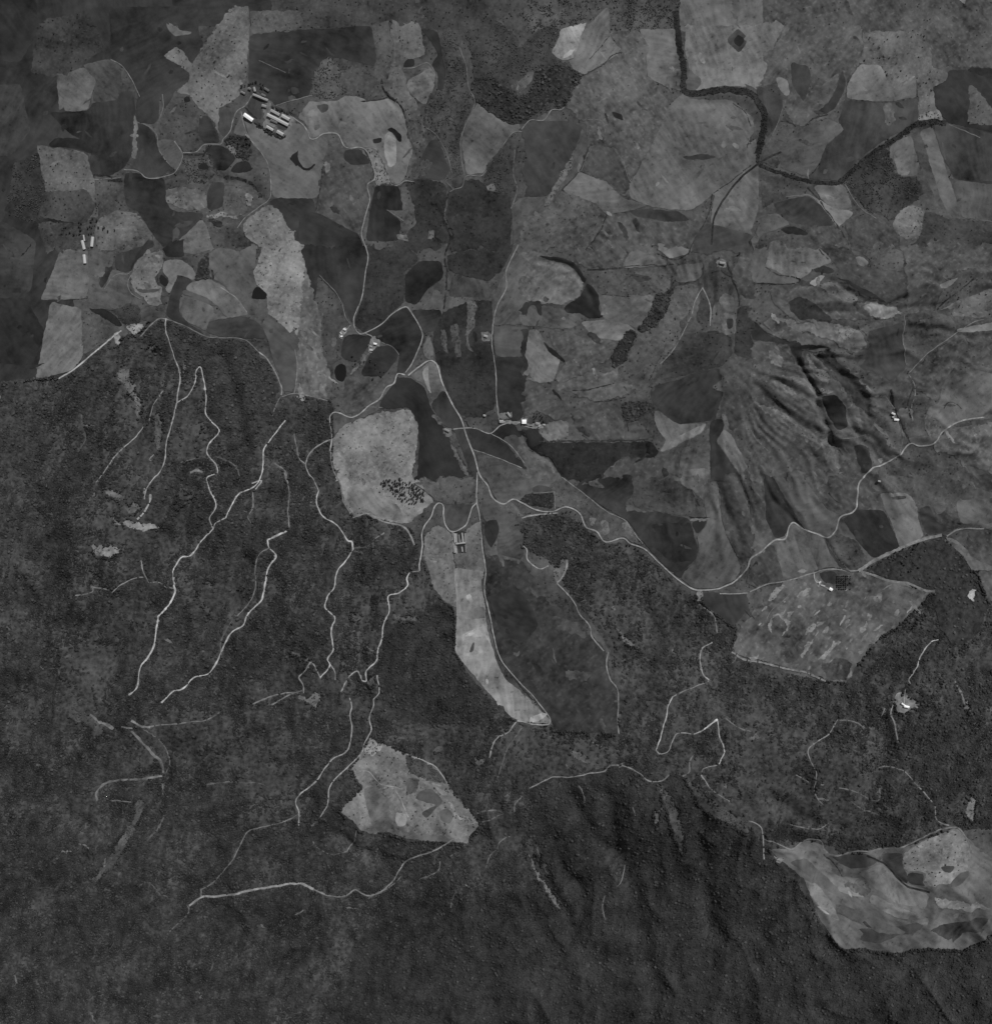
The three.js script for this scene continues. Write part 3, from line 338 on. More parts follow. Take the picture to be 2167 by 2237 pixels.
['p', 113, '11:340,1570 420,1480 560,1420 740,1370 990,1345 1040,1480 1030,1650 1010,1760 990,1899 1050,1939 1100,2029 1180,2099 1060,2209 960,2289 860,2289 750,2269 560,2199 510,2249 420,2099 400,1959 340,1830 330,1600'], ['s', 118, '12:450,100 560,60 700,120 860,230 930,340 860,380 700,330 560,240 480,290'], ['s', 86, '11:330,1400 400,1390 480,1410 720,1270 720,1350 560,1420 420,1480 340,1560'], ['d', 46, '11:1420,1500 1520,1500 1640,1550 1800,1650 1899,1780 1899,1830 1500,1680'], ['s', 82, '11:1500,1680 1899,1830 2190,1930 2030,2060 1900,2100 1750,2100 1680,2080 1600,1940 1555,1880'], ['d', 48, '11:1640,1545 1700,1480 1830,1450 1890,1560 1899,1700 1800,1640'], ['s', 72, '11:1740,1590 1830,1545 1960,1620 2000,1750 1899,1780'],
// centre-right
['e', 88, '21:0,60 100,40 450,120 510,280 480,400 350,480 130,470 40,440 0,420', 0.7], ['e', 79, '21:450,-10 830,-10 880,60 820,150 740,180 540,180 440,100'], ['s', 96, '21:880,60 940,10 1100,80 1210,110 1200,150 830,180'], ['s', 90, '21:1100,-10 1400,-10 1380,60 1220,95'], ['p', 76, '21:540,200 820,190 1180,210 1240,290 1200,380 1110,380 880,410 650,390 620,330'], ['d', 58, '21:880,215 1060,240 1060,280 960,290'], ['s', 87, '21:650,400 900,400 1100,400 1050,560 960,680 880,640 680,600 660,540'], ['s', 101, '21:480,620 680,600 880,640 950,700 820,780 600,750'], ['s', 82, '21:0,490 130,480 340,500 470,560 500,620 400,680 130,660 0,650'], ['s', 97, '21:60,680 130,680 200,800 320,940 260,1120 160,1130 0,1080 30,880'], ['d', 56, '21:0,670 60,680 30,900 10,1050 0,1050'], ['d', 46, '21:170,770 300,880 370,960 330,950 220,870'], ['e', 79, '21:210,700 600,750 800,790 740,900 560,1040 300,1130 270,1100 370,960 250,800', 1.2], ['d', 41, '21:340,500 480,410 540,300 590,330 640,400 640,530 680,580 560,590 480,545 380,550'], ['o', 32, '21:340,500 410,465 480,480 478,545 380,548'], ['d', 45, '21:130,75 300,80 430,120 490,200 540,290 500,290 460,210 380,140 200,100'], ['d', 48, '21:0,430 30,400 60,460 160,440 165,570 130,560 120,480 60,480 35,590 10,560'],
['k', 46, '21:1110,380 1200,370 1270,320 1250,420 1200,560 1100,680 980,710 960,680 1060,540 1090,450'], ['k', 43, '21:890,680 960,710 900,820 870,940 800,980 770,1020 740,930 780,850 800,790'], ['p', 82, '21:1260,330 1420,300 1480,340 1400,480 1380,560 1300,620 1330,720 1200,900 1100,910 980,760 1100,660 1200,540'], ['s', 86, '21:1290,150 1500,120 1490,250 1380,290 1270,290'], ['p', 76, '21:980,740 1100,910 1140,960 1080,1120 960,1160 800,1100 790,1000 880,960 920,830'], ['e', 81, '21:300,1130 560,1050 780,1030 800,1110 960,1160 880,1220 600,1280 400,1200 260,1170', 1.3], ['e', 71, '21:0,1100 160,1140 240,1180 320,1290 380,1380 280,1430 130,1360 0,1380', 1.2], ['d', 35, '21:245,1180 265,1175 335,1265 320,1275'], ['p', 57, '21:1330,740 1600,690 1740,740 1740,900 1640,1000 1380,1060 1150,1100 1160,960 1250,860'], ['d', 53, '21:1090,1150 1300,1100 1380,1060 1640,1000 1660,1100 1560,1160 1680,1200 1640,1290 1600,1440 1290,1470 1180,1390 1080,1290 1060,1190'], ['k', 45, '21:830,1280 1060,1280 1090,1350 990,1400 940,1440 860,1450 830,1370'], ['e', 73, '21:400,1350 620,1290 820,1290 820,1400 860,1600 560,1600 450,1490'], ['e', 91, '21:140,1500 290,1430 390,1450 380,1560 280,1610 190,1600'], ['s', 92, '21:1090,1370 1130,1350 1290,1470 1540,1460 1500,1540 1330,1620 1220,1680 1140,1700 1200,1600 1120,1510'], ['s', 114, '21:1540,1455 1480,1550 1340,1600 1240,1670 1140,1700 1230,1610 1350,1540'], ['s', 80, '21:870,1470 960,1430 1020,1500 1070,1580 980,1600 860,1600'], ['p', 43, '21:100,1620 860,1620 1060,1600 1140,1700 1100,1740 960,1750 820,1740 700,1850 620,1930 350,1930 230,1740 60,1680'], ['d', 43, '21:0,1520 130,1510 190,1610 60,1680 0,1600'], ['e', 79, '21:0,1600 60,1680 230,1760 300,1930 0,1930'], ['e', 66, '21:640,1920 720,1840 830,1740 960,1750 1100,1740 1220,1690 1330,1640 1300,1800 1330,1930', 0.5], ['s', 83, '21:1330,1660 1550,1640 1560,1930 1340,1900 1300,1800'], ['s', 110, '21:1330,1850 1540,1830 1560,1930 1340,1930'], ['s', 94, '21:1610,1600 1680,1500 1740,1560 1890,1860 1840,1930 1720,1760'], ['s', 100, '21:1650,1380 1690,1400 1740,1540 1680,1480'], ['d', 52, '21:1560,1440 1660,1420 1680,1500 1605,1610 1720,1770 1830,1930 1570,1930 1560,1620'], ['p', 64, '21:1520,180 1600,90 1700,120 1760,300 1740,400 1600,450 1560,600 1520,680 1440,600 1500,320'], ['s', 90, '21:1620,440 1690,370 1760,420 1760,540 1680,520'], ['e', 89, '21:1660,540 1790,560 1790,700 1720,740 1650,680'], ['d', 58, '21:1690,590 1750,590 1750,660 1710,690'], ['p', 53, '21:1790,500 1899,480 1899,920 1760,900 1760,760'], ['e', 73, '21:1840,30 1920,-10 1920,450 1780,380 1740,200'], ['e', 66, '21:1640,1000 1740,900 1899,920 1899,1380 1740,1540 1690,1400 1640,1290 1680,1200'],
// east: clay slopes; lit crests and shaded gully sides painted into the greys
['e', 73, '31:0,760 400,820 1000,1240 1240,1700 930,1920 0,1920'], ['s', 104, '31:160,-10 560,-10 680,120 500,190 410,270 200,220 120,170'], ['s', 84, '31:0,-10 160,-10 120,160 400,280 380,310 50,300 0,290'], ['s', 132, '31:480,300 550,240 620,230 560,300 530,325'], ['s', 78, '31:410,270 490,200 640,220 560,240 490,290'], ['p', 90, '31:540,320 700,270 900,390 850,480 680,400'], ['d', 43, '31:510,180 620,150 700,200 640,220 540,210'], ['e', 64, '31:570,-10 830,-10 870,70 940,160 1090,170 1240,210 1300,340 1280,450 1130,470 970,420 880,380 700,250 720,190 680,110', -1.1], ['d', 40, '31:700,250 880,350 970,420 1130,465 1100,440 950,350 820,280'], ['s', 98, '31:860,80 920,80 985,130 930,160 890,150'], ['p', 76, '31:830,-10 1240,-10 1260,200 1090,190 960,160 1000,120'], ['e', 74, '31:1250,-10 2180,-10 2140,130 1740,180 1600,300 1560,450 1520,540 1300,560 1290,300', -2.2], ['s', 100, '31:1560,310 1640,280 1730,240 1650,330 1570,345'], ['p', 84, '31:1560,400 1700,360 1640,430 1540,480'], ['p', 92, '31:2170,280 2130,600 1650,570 1700,500 1550,530 1700,450'], ['s', 108, '31:1700,680 2130,600 2160,690 1720,710'], ['e', 77, '31:160,310 380,310 680,400 850,490 1000,430 1140,470 1250,560 1100,600 960,600 680,600 400,630 300,560 180,470'], ['p', 49, '31:310,430 450,420 620,540 680,620 400,600 320,520'], ['e', 107, '31:920,480 1040,450 1260,540 1180,580 1100,600 980,570'], ['e', 95, '31:180,570 340,600 400,630 660,630 880,680 970,820 880,880 780,850 640,760 500,720 390,700 260,640', 0.2], ['b', 106, '31:680,660 860,690 790,780 700,720'], ['s', 92, '31:800,760 880,670 970,810 860,850'], ['b', 102, '31:290,600 340,600 330,630 300,640'], ['d', 47, '31:0,600 60,640 150,740 390,800 640,830 500,850 420,860 400,1000 300,800 100,780 0,760'], ['e', 81, '31:60,640 180,580 390,700 640,770 700,810 600,820 390,795 160,735'], ['d', 58, '31:960,700 1260,620 1260,800 1290,1000 1150,1120 1060,1050 900,1000 850,900 990,830'], ['p', 69, '31:1270,560 1500,540 1640,560 1700,690 1650,770 1500,850 1420,910 1370,1000 1290,990 1260,800'], ['e', 73, '31:1520,850 1700,730 2130,720 2140,1030 1720,950 1640,1060 1560,1280 1350,1180 1300,1060 1430,930', -2.2], ['s', 88, '31:1650,1050 1700,960 1760,1000 2130,1080 2170,1420 1720,1440 1600,1520 1510,1630 1480,1600 1430,1440 1470,1330 1560,1290 1620,1080'], ['p', 108, '31:1430,1440 1480,1390 1560,1440 1580,1520 1510,1600'], ['e', 88, '31:1510,1640 1620,1500 2130,1440 2140,1930 1750,1780 1650,1720 1520,1700', -2.2], ['e', 52, '31:640,830 760,980 900,1100 1000,1240 980,1400 860,1300 720,1130 540,900'], ['e', 87, '31:760,990 880,1050 1050,1240 1130,1250 1160,1280 1000,1230 900,1100'], ['d', 39, '31:380,870 430,960 520,1120 590,1230 540,1200 460,1080 400,960'], ['e', 89, '31:430,880 540,1000 660,1100 640,1140 510,1050'], ['b', 92, '31:520,1010 580,1010 670,1080 630,1130 560,1090'], ['e', 87, '31:0,960 80,970 200,1070 330,1060 480,1120 560,1220 540,1330 400,1240 260,1200 130,1110 0,1060'], ['e', 87, '31:20,1280 180,1340 300,1370 350,1500 200,1440 80,1330'], ['d', 46, '31:570,1240 700,1220 790,1330 800,1500 720,1520 640,1400'], ['b', 100, '31:560,1170 680,1190 640,1210 580,1215'], ['e', 87, '31:720,1130 830,1240 860,1400 940,1500 870,1480 780,1320'], ['e', 99, '31:110,850 180,860 270,930 250,1000 180,960'], ['p', 79, '31:1120,1310 1200,1350 1250,1600 1240,1700 1120,1640 1100,1400'], ['p', 80, '31:1210,1340 1340,1330 1340,1480 1280,1560'], ['e', 83, '31:300,1420 420,1500 560,1560 620,1680 480,1640 330,1540'], ['d', 50, '31:850,1640 960,1640 1010,1830 930,1910 880,1760'], ['e', 85, '31:560,1560 680,1600 760,1800 700,1900 620,1760'],
['s', 88, '31:1300,1580 1480,1560 1510,1640 1400,1650 1320,1630'],
// south of the lane
['s', 72, '12:1600,40 1680,180 1800,200 1899,300 1840,350 1830,420 1899,400 1920,700 1700,640 1690,430 1590,370 1560,300'], ['p', 90, '12:1680,210 1800,230 1899,300 1840,350 1760,300'], ['d', 46, '12:1590,370 1700,360 1710,460 1680,540 1640,600 1590,480'], ['p', 80, '12:1060,40 1520,10 1520,220 1240,230 1180,200 1100,130'], ['d', 69, '12:1235,240 1520,228 1430,410 1320,450 1270,400'], ['p', 70, '12:1080,420 1150,330 1180,260 1230,240 1240,380 1100,480'], ['p', 100, '12:1090,500 1200,400 1310,470 1330,660 1360,830 1360,1100 1250,1030 1150,900 1120,740 1080,680'], ['p', 94, '12:1330,640 1440,440 1560,370 1570,600 1600,800 1500,790 1380,820'], ['s', 124, '12:1335,760 1420,770 1590,790 1560,900 1590,1050 1600,1200 1640,1380 1700,1560 1760,1690 1899,1790 2010,1899 2130,2020 2130,2050 2040,2055 1840,2020 1750,1940 1680,1860 1570,1740 1450,1590 1350,1470 1350,1300 1360,1100'], ['s', 136, '12:1370,1330 1540,1250 1640,1400 1640,1450 1420,1500 1360,1440'], ['d', 76, '12:1480,1400 1510,1375 1500,1450 1465,1465'], ['d', 104, '12:1370,1130 1590,1080 1600,1180 1370,1200'],
['e', 53, '12:1590,640 1899,720 2030,880 2060,1000 2350,1200 2600,1450 2620,1600 2690,1900 2690,2140 2160,2110 2130,2010 1899,1740 1720,1520 1650,1280 1600,950', 0.9], ['e', 66, '22:170,1170 260,1260 380,1290 540,1350 480,1230 300,1160', 1.0], ['e', 66, '22:60,910 250,880 330,960 200,1000 80,1000', 1.4], ['e', 66, '22:340,1620 460,1600 600,1660 540,1700 400,1700', 1.4], ['d', 48, '22:-280,1000 -60,900 60,1040 140,1240 0,1420 -180,1300 -240,1100'],
['k', 43, '22:0,150 270,140 260,270 130,260 0,200'], ['d', 58, '22:90,95 150,70 215,85 265,125 90,135'], ['p', 76, '22:270,140 330,10 520,150 700,290 860,370 1000,580 850,510 690,540 540,420 480,290 370,250 270,270'], ['b', 100, '22:640,380 720,350 720,480 670,500'], ['b', 92, '22:550,340 620,350 610,420 560,400'], ['b', 94, '22:820,390 880,400 930,500 860,470'], ['b', 84, '22:440,190 560,180 500,270'], ['d', 53, '22:440,90 520,0 920,20 920,150 850,220 850,280 1100,290 1400,360 1420,480 1460,600 1440,690 1330,790 1240,800 1100,660 1000,540 880,370 700,270 540,160'], ['p', 86, '22:850,230 990,270 1120,290 860,295'], ['p', 66, '22:920,20 1300,40 1400,110 1440,250 1380,340 1100,290 930,260 920,150'], ['p', 88, '22:500,30 600,20 700,100 600,90'], ['d', 49, '22:1050,400 1400,380 1450,600 1420,700 1240,720 1060,560'], ['s', 78, '22:1520,130 1620,150 1660,400 1740,600 1820,760 1770,860 1600,930 1430,930 1310,850 1350,780 1440,700 1470,590 1450,500 1540,400 1510,230'], ['o', 44, '22:1400,378 1540,368 1500,440 1450,480'], ['b', 100, '22:1380,370 1440,345 1560,360 1440,378'], ['e', 62, '22:1620,0 1800,0 1899,300 1899,650 1830,750 1740,580 1660,380 1640,150'], ['p', 86, '22:1300,0 1510,0 1500,200 1400,110 1310,60'], ['d', 50, '22:1330,790 1440,705 1350,785 1310,850 1240,800'],
['b', 90, '22:250,800 330,700 385,695 375,770 330,870 290,890'], ['b', 100, '22:770,1250 790,1270 950,1415 900,1405 820,1335'], ['b', 116, '22:1430,950 1510,970 1490,1040 1460,1040'], ['d', 51, '22:1510,960 1899,980 1880,1100 1760,1250 1600,1130 1500,1060'],
// south-east
['e', 73, '32:0,-10 2180,-10 2150,440 1700,435 1580,490 1430,520 1240,600 970,720 880,790 520,800 290,870 0,950'], ['s', 76, '32:180,0 420,0 600,250 740,330 700,440 620,500 430,420 350,280'], ['d', 49, '32:100,0 180,0 420,430 340,380 310,420 280,500 200,520 120,350'], ['s', 90, '32:340,392 430,440 520,680 560,780 380,840 270,860 200,560 280,530'], ['s', 98, '32:280,540 340,420 400,640 480,800 400,790'], ['s', 82, '32:440,450 610,510 700,680 740,765 560,785 520,680'], ['d', 45, '32:610,520 700,680 800,770 740,760 650,640'], ['q', 72, '32:700,470 860,520 970,700 880,780 800,770 700,660 640,530'], ['d', 47, '32:880,280 1100,280 1240,590 1010,690 900,560 780,400 760,350 840,310'], ['s', 91, '32:1060,140 1300,140 1390,250 1430,500 1230,600 1180,430'], ['p', 72, '32:1000,0 1600,0 2130,180 2140,430 1700,430 1580,480 1430,510 1370,250 1310,140 1080,130 960,100'], ['s', 86, '32:1500,220 1600,210 1620,280 1540,330'], ['d', 56, '32:1380,270 1480,240 1520,370 1640,440 1460,500'], ['s', 82, '32:1700,200 2130,180 2170,400 1720,390'], ['e', 66, '32:620,0 900,0 880,270 740,330 600,240'], ['e', 64, '32:0,690 80,640 190,560 260,860 120,890 0,940'],
['e', 82, '32:290,872 520,803 700,783 880,803 1040,833 1220,893 1450,953 1520,963 1380,1080 1240,1220 1050,1350 960,1430 860,1580 800,1720 640,1700 520,1650 330,1600 180,1560 0,1520 -160,1450 -100,1250 20,1120 130,1000 240,900', 0.75], ['b', 126, '32:140,1020 200,920 280,905 230,990 160,1040'], ['b', 122, '32:370,990 430,950 480,970 420,1010'], ['b', 120, '32:560,1520 590,1470 660,1420 720,1360 750,1370 660,1450 600,1530'], ['b', 116, '32:890,1260 930,1240 960,1170 940,1290 910,1310'], ['b', 116, '32:600,1260 640,1240 640,1300 600,1320'], ['b', 114, '32:130,1260 170,1140 300,1150 330,1220 270,1310 290,1220 220,1150 160,1210 170,1300'], ['b', 112, '32:1020,1000 1080,950 1080,1040 1020,1050'], ['b', 112, '32:440,1290 510,1230 540,1240 460,1330'], ['b', 110, '32:410,1500 450,1400 520,1330 470,1440 430,1510'], ['e', 68, '32:830,1010 960,880 980,980 900,1100'], ['e', 70, '32:640,1180 790,1140 740,1260 660,1280'], ['s', 90, '32:1100,1040 1250,900 1440,960 1320,1090 1160,1210 1090,1200'], ['e', 74, '32:990,1080 1070,1070 1070,1200 1000,1220'], ['e', 70, '32:270,1340 380,1330 380,1530 290,1560'], ['d', 64, '32:560,800 700,785 720,900 600,880'], ['p', 70, '32:560,1560 760,1500 840,1560 790,1700 640,1690'],
['k', 50, '32:940,785 1100,690 1280,610 1430,548 1590,525 1700,590 1780,700 1830,860 1960,1100 1860,1330 1680,1420 1560,1250 1500,1010 1525,960 1450,940 1300,885 1150,860'], ['s', 96, '32:1600,500 1680,520 1770,590 1840,690 2140,790 1820,780 1770,680 1680,590'], ['b', 150, '32:1795,1015 1825,930 1860,935 1855,1045'],
// bright clearing in the wood
['p', 112, '13:640,260 760,320 920,400 1080,460 1180,510 1310,690 1370,780 1450,850 1550,980 1470,1110 1450,1150 1340,1140 1200,1130 970,1110 830,1060 680,1070 530,1000 380,880 480,780 590,690 480,530 570,410'], ['q', 72, '13:930,400 1080,470 1180,520 1290,670 1200,640 1060,600 960,560'], ['d', 82, '13:1010,780 1060,710 1150,690 1250,800 1180,860 1110,950 1060,890 1200,830'], ['b', 139, '13:640,270 760,330 680,420 590,400'], ['s', 129, '13:850,880 950,900 940,1000 860,1010'], ['s', 103, '13:590,690 700,680 800,800 800,1040 720,1060 640,960 600,800'], ['p', 91, '13:940,600 1060,610 1020,720 940,760'], ['d', 89, '13:1210,880 1290,860 1340,930 1290,990 1220,950'], ['b', 135, '13:1290,800 1330,830 1370,920 1540,950 1540,990 1400,960 1340,900'], ['d', 91, '13:970,1070 1340,1110 1340,1138 1200,1128 970,1108'], ['s', 125, '13:1140,640 1230,660 1290,740 1240,760'],
// bare patches in the wood
['b', 124, '02:490,380 560,370 720,390 830,440 700,440 640,455 500,420'], ['b', 88, '02:500,270 600,210 640,250 600,300 520,300'], ['b', 96, '02:340,120 430,130 520,180 470,200 380,170'], ['b', 114, '02:200,580 290,570 470,590 460,640 340,680 260,640'], ['b', 92, '02:405,280 440,370 480,390 425,380'], ['b', 82, '02:1130,1050 1170,1060 1255,1150 1180,1125'], ['b', 76, '02:1180,870 1210,870 1290,950 1240,930'], ['b', 82, '02:1450,960 1500,880 1490,930'], ['b', 98, '12:10,1460 70,1470 150,1540 100,1530 40,1500'], ['b', 104, '12:20,1770 130,1850 200,1790 240,1870 200,1899 100,1880'], ['b', 92, '12:610,1720 650,1660 690,1680 650,1760'], ['b', 84, '12:490,1130 560,1150 570,1190 510,1190'], ['b', 82, '12:800,1130 870,1180 880,1130 940,1200 970,1150 1040,1190 950,1215 900,1180 860,1200'], ['b', 84, '13:1500,450 1590,440 1600,480 1530,520'], ['b', 80, '13:1150,380 1240,330 1230,390'], ['b', 92, '23:40,1180 110,1370 260,1560 320,1700 300,1700 190,1530 90,1360'], ['b', 92, '23:120,1130 170,1280 240,1400 200,1400 130,1220'], ['b', 92, '23:1100,860 1140,940 1120,1030 1100,980'], ['b', 92, '23:400,380 520,400 600,520 520,470 430,440'], ['b', 92, '33:0,200 100,280 60,290 0,240'], ['b', 110, '33:1765,-10 1800,0 1850,90 1810,70'], ['b', 112, '33:1770,900 1830,740 1860,800 1840,980'], ['b', 64, '02:900,240 980,230 950,280'], ['b', 70, '02:960,150 1100,160 1090,190'], ['b', 88, '12:190,1290 210,1290 210,1320 190,1310'],
// fields beyond the wood, bottom right
['s', 93, '33:150,1200 240,1190 350,1195 480,1115 590,1165 640,1235 720,1245 1300,1175 1690,1015 1790,1090 1900,1210 2180,1380 2180,1800 1980,1900 1760,2040 1480,2010 1250,2060 900,2010 740,2020 620,1850 560,1760 440,1440 300,1330', 0.6], ['s', 110, '33:430,1230 500,1200 620,1260 720,1420 920,1440 960,1600 760,1560 620,1470'], ['d', 52, '33:640,1260 950,1230 1060,1290 940,1350 820,1360 700,1290'], ['p', 121, '33:1260,1230 1400,1140 1680,1040 1780,1110 1820,1250 1800,1370 1680,1470 1450,1500 1420,1470 1450,1400 1370,1370 1300,1380 1260,1330'], ['d', 58, '33:1290,1390 1430,1400 1420,1470 1440,1510 1300,1480'], ['d', 66, '33:1080,1240 1260,1225 1250,1320 1290,1390 1300,1490 1200,1420 1090,1310'], ['s', 116, '33:440,1440 540,1480 660,1620 740,1800 620,1740 480,1560'], ['b', 124, '33:180,1250 290,1270 250,1310 200,1290'], ['d', 82, '33:310,1300 440,1260 700,1500 760,1580 660,1560 450,1390'], ['d', 70, '33:1570,1340 1690,1330 1660,1390 1590,1380'], ['d', 84, '33:1650,1480 1760,1380 1820,1380 1760,1480 1660,1520'], ['e', 94, '33:760,1490 940,1460 1000,1540 960,1590 820,1540'], ['s', 102, '33:880,1380 1060,1310 1180,1440 1300,1530 1480,1570 1440,1700 1200,1640 1000,1500'], ['d', 70, '33:880,1850 1300,1820 1440,1790 1380,1900 900,1960'], ['e', 85, '33:620,1240 720,1290 780,1430 700,1400'],
['s', 112, '33:1000,1560 1240,1680 1480,1780 1460,1840 1200,1760 980,1640'], ['s', 80, '33:700,1640 960,1720 1240,1850 1220,1900 900,1820 700,1720'], ['e', 108, '33:1500,1600 1800,1640 2000,1700 1800,1720 1560,1680', 1.2], ['d', 76, '33:1480,1860 1760,1800 1980,1760 1900,1860 1640,1960'],
// farmyards
['b', 104, 'Z500_160_11.87:620,560 1040,700 1090,800 1060,900 1400,1000 1720,1200 1630,1400 1400,1660 1000,1450 860,1380 900,1240 960,1000 860,850 1020,800'], ['d', 66, 'Z500_160_11.87:1090,1190 1180,1180 1540,1410 1440,1520 1250,1420 1280,1330 1080,1270'], ['d', 45, 'Z500_160_11.87:410,890 450,890 560,1000 760,1170 740,1210 600,1120 480,1000'], ['k', 39, 'Z500_160_11.87:690,1290 760,1270 900,1400 1060,1500 1250,1600 1380,1660 1470,1590 1500,1620 1390,1730 1200,1660 1000,1550 800,1430'], ['d', 58, 'Z500_160_11.87:640,600 1000,740 860,840 860,1230 690,1130 540,960 470,840'], ['k', 41, 'Z500_160_11.87:1180,860 1340,930 1500,1030 1700,1130 1740,1190 1560,1090 1340,990 1200,920'],  // dark wood strip below the lower barns paints their cast shadow
['b', 116, 'Z960_1140_18.99:480,380 620,380 620,900 1080,830 1110,900 700,960 740,1300 600,1290 570,900 490,560'], ['d', 54, 'Z960_1140_18.99:620,400 1100,400 1110,470 640,470'], ['d', 52, 'Z960_1140_18.99:680,950 1080,905 1120,1280 940,1300 760,1280'], ['b', 108, 'Z1070_860_13.56:270,800 560,780 900,830 1120,880 1640,900 1640,1010 1340,1010 1120,930 900,900 560,900 300,930'], ['b', 100, 'Z1070_860_13.56:320,560 640,520 660,700 500,760 320,720'], ['b', 128, 'Z720_700_13.56:400,240 540,240 520,340 430,440 400,540 300,500 320,360'], ['b', 112, 'Z720_700_13.56:1260,480 1340,500 1530,600 1510,740 1400,810 1290,920 1160,930 1180,740 1240,640'], ['b', 88, 'Z720_700_13.56:80,520 220,460 220,700 120,800 60,740'], ['b', 118, 'Z1760_1240_15.8:270,400 420,440 500,560 420,620 330,540'], ['b', 110, '32:1200,1800 1330,1830 1370,1900 1290,1960 1200,1960'], ['b', 98, '11:1560,710 1640,700 1650,780 1580,790'], ['b', 98, '21:1600,110 1690,100 1700,170 1620,170'], ['b', 96, '11:1240,1500 1320,1500 1320,1560 1250,1560'],  // dark bands above the courtyard byres and below the cross barn
];
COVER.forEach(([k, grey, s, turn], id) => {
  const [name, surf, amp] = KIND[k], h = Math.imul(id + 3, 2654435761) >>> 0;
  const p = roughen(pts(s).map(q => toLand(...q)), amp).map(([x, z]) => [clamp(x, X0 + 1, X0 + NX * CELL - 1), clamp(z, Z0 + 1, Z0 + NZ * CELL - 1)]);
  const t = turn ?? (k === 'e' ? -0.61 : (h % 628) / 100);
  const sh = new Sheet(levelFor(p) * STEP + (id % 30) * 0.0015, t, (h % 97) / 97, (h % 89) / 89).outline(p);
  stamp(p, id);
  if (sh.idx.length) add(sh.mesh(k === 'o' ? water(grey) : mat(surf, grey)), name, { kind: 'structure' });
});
function water(grey) { const key = 'water' + grey; if (!MATS.has(key)) { const a = lin(grey) / LIGHT, m = new THREE.MeshPhysicalMaterial({ roughness: 0.25, ior: 1.33 }); m.color.setRGB(a, a, a); MATS.set(key, m); } return MATS.get(key); }

// ragged scars in the wood, wet hollows and worn spots in the fields
const COVERED = COVER.length;
{
  const r = rng(404), slope = (x, z) => Math.atan2(groundY(x, z + 20) - groundY(x, z - 20), groundY(x + 20, z) - groundY(x - 20, z));
  let made = 0; const rp = pts('32:290,880 700,790 1040,840 1450,960 1240,1220 960,1430 800,1700 330,1590 0,1510 -150,1440 20,1120').map(t => toLand(...t)), ROUGH = (x, z) => inside(rp, x, z);
  const extra = []; for (let i = 0; i < 110; i++) { const t = toLand(1600 + r() * 430, 1245 + r() * 240); if (ROUGH(...t)) extra.push(t); }
  for (let n = 0; n < 9000 && made < 620; n++) {
    const at = extra[n] || [X0 + 60 + r() * (NX * CELL - 120), Z0 + 60 + r() * (NZ * CELL - 120)], x = at[0], z = at[1], id = top(x, z), a = r(), b = r(), c = r(), d = r(), e = r(), f = r();
    if (id < 0 || id >= COVERED) continue;
    const k = COVER[id][0], g = COVER[id][1]; let kind, grey, len, wid, ang;
    if (k === 'w') { if (noise(x / 240 + 70, z / 240) < 0.02 + a * .25) continue; kind = 'b'; grey = 72 + 40 * b * b; len = 16 + 60 * c * c; wid = 5 + 10 * d; ang = slope(x, z) + (e - .5) * .9; }
    else if (k === 'e' && ROUGH(x, z)) { kind = 'b'; grey = 98 + 26 * c; len = 14 + 50 * d * d; wid = 5 + 10 * e; ang = -0.85 + (f - .5) * .7; }
    else if (k === 'e') { kind = b < .6 ? 'e' : 'b'; grey = g + (a < .6 ? 10 + 18 * c : -8 - 14 * c); len = 22 + 90 * d * d; wid = 8 + 18 * e; ang = 0.96 + (f - .5) * .8; if (g < 60 && grey < 44) continue; }
    else if (k === 'p' || k === 's' || k === 'd') { kind = k; grey = g * (1 + (a < .5 ? -1 : 1) * (0.06 + 0.13 * b)); len = 22 + 70 * c * c; wid = 10 + 26 * d * e; ang = f * 6.283; }
    else continue;
    if (r() < (k === 'w' ? 0 : 0.25)) continue;
    grey = Math.round(grey / 3) * 3;
    const [, surf, amp] = KIND[kind], m = 12, o = [];
    for (let i = 0; i < m; i++) { const t = i / m * 6.283, q = 0.75 + .5 * r(), u = Math.cos(t) * len / 2 * q, v = Math.sin(t) * wid / 2 * q; o.push([x + u * Math.cos(ang) - v * Math.sin(ang), z + u * Math.sin(ang) + v * Math.cos(ang)]); }
    const pp = roughen(o, Math.min(amp, 1.2 + wid * .2));
    if (k === 'w') stamp(pp, COVER.push([kind, grey, '']) - 1);
    const sh = new Sheet(levelFor(pp) * STEP + (made % 30) * 0.0015, ang + 1.57, r(), r()).outline(pp);
    if (sh.idx.length) add(sh.mesh(mat(surf, grey)), KIND[kind][0], { kind: 'structure' }); made++;
  }
}



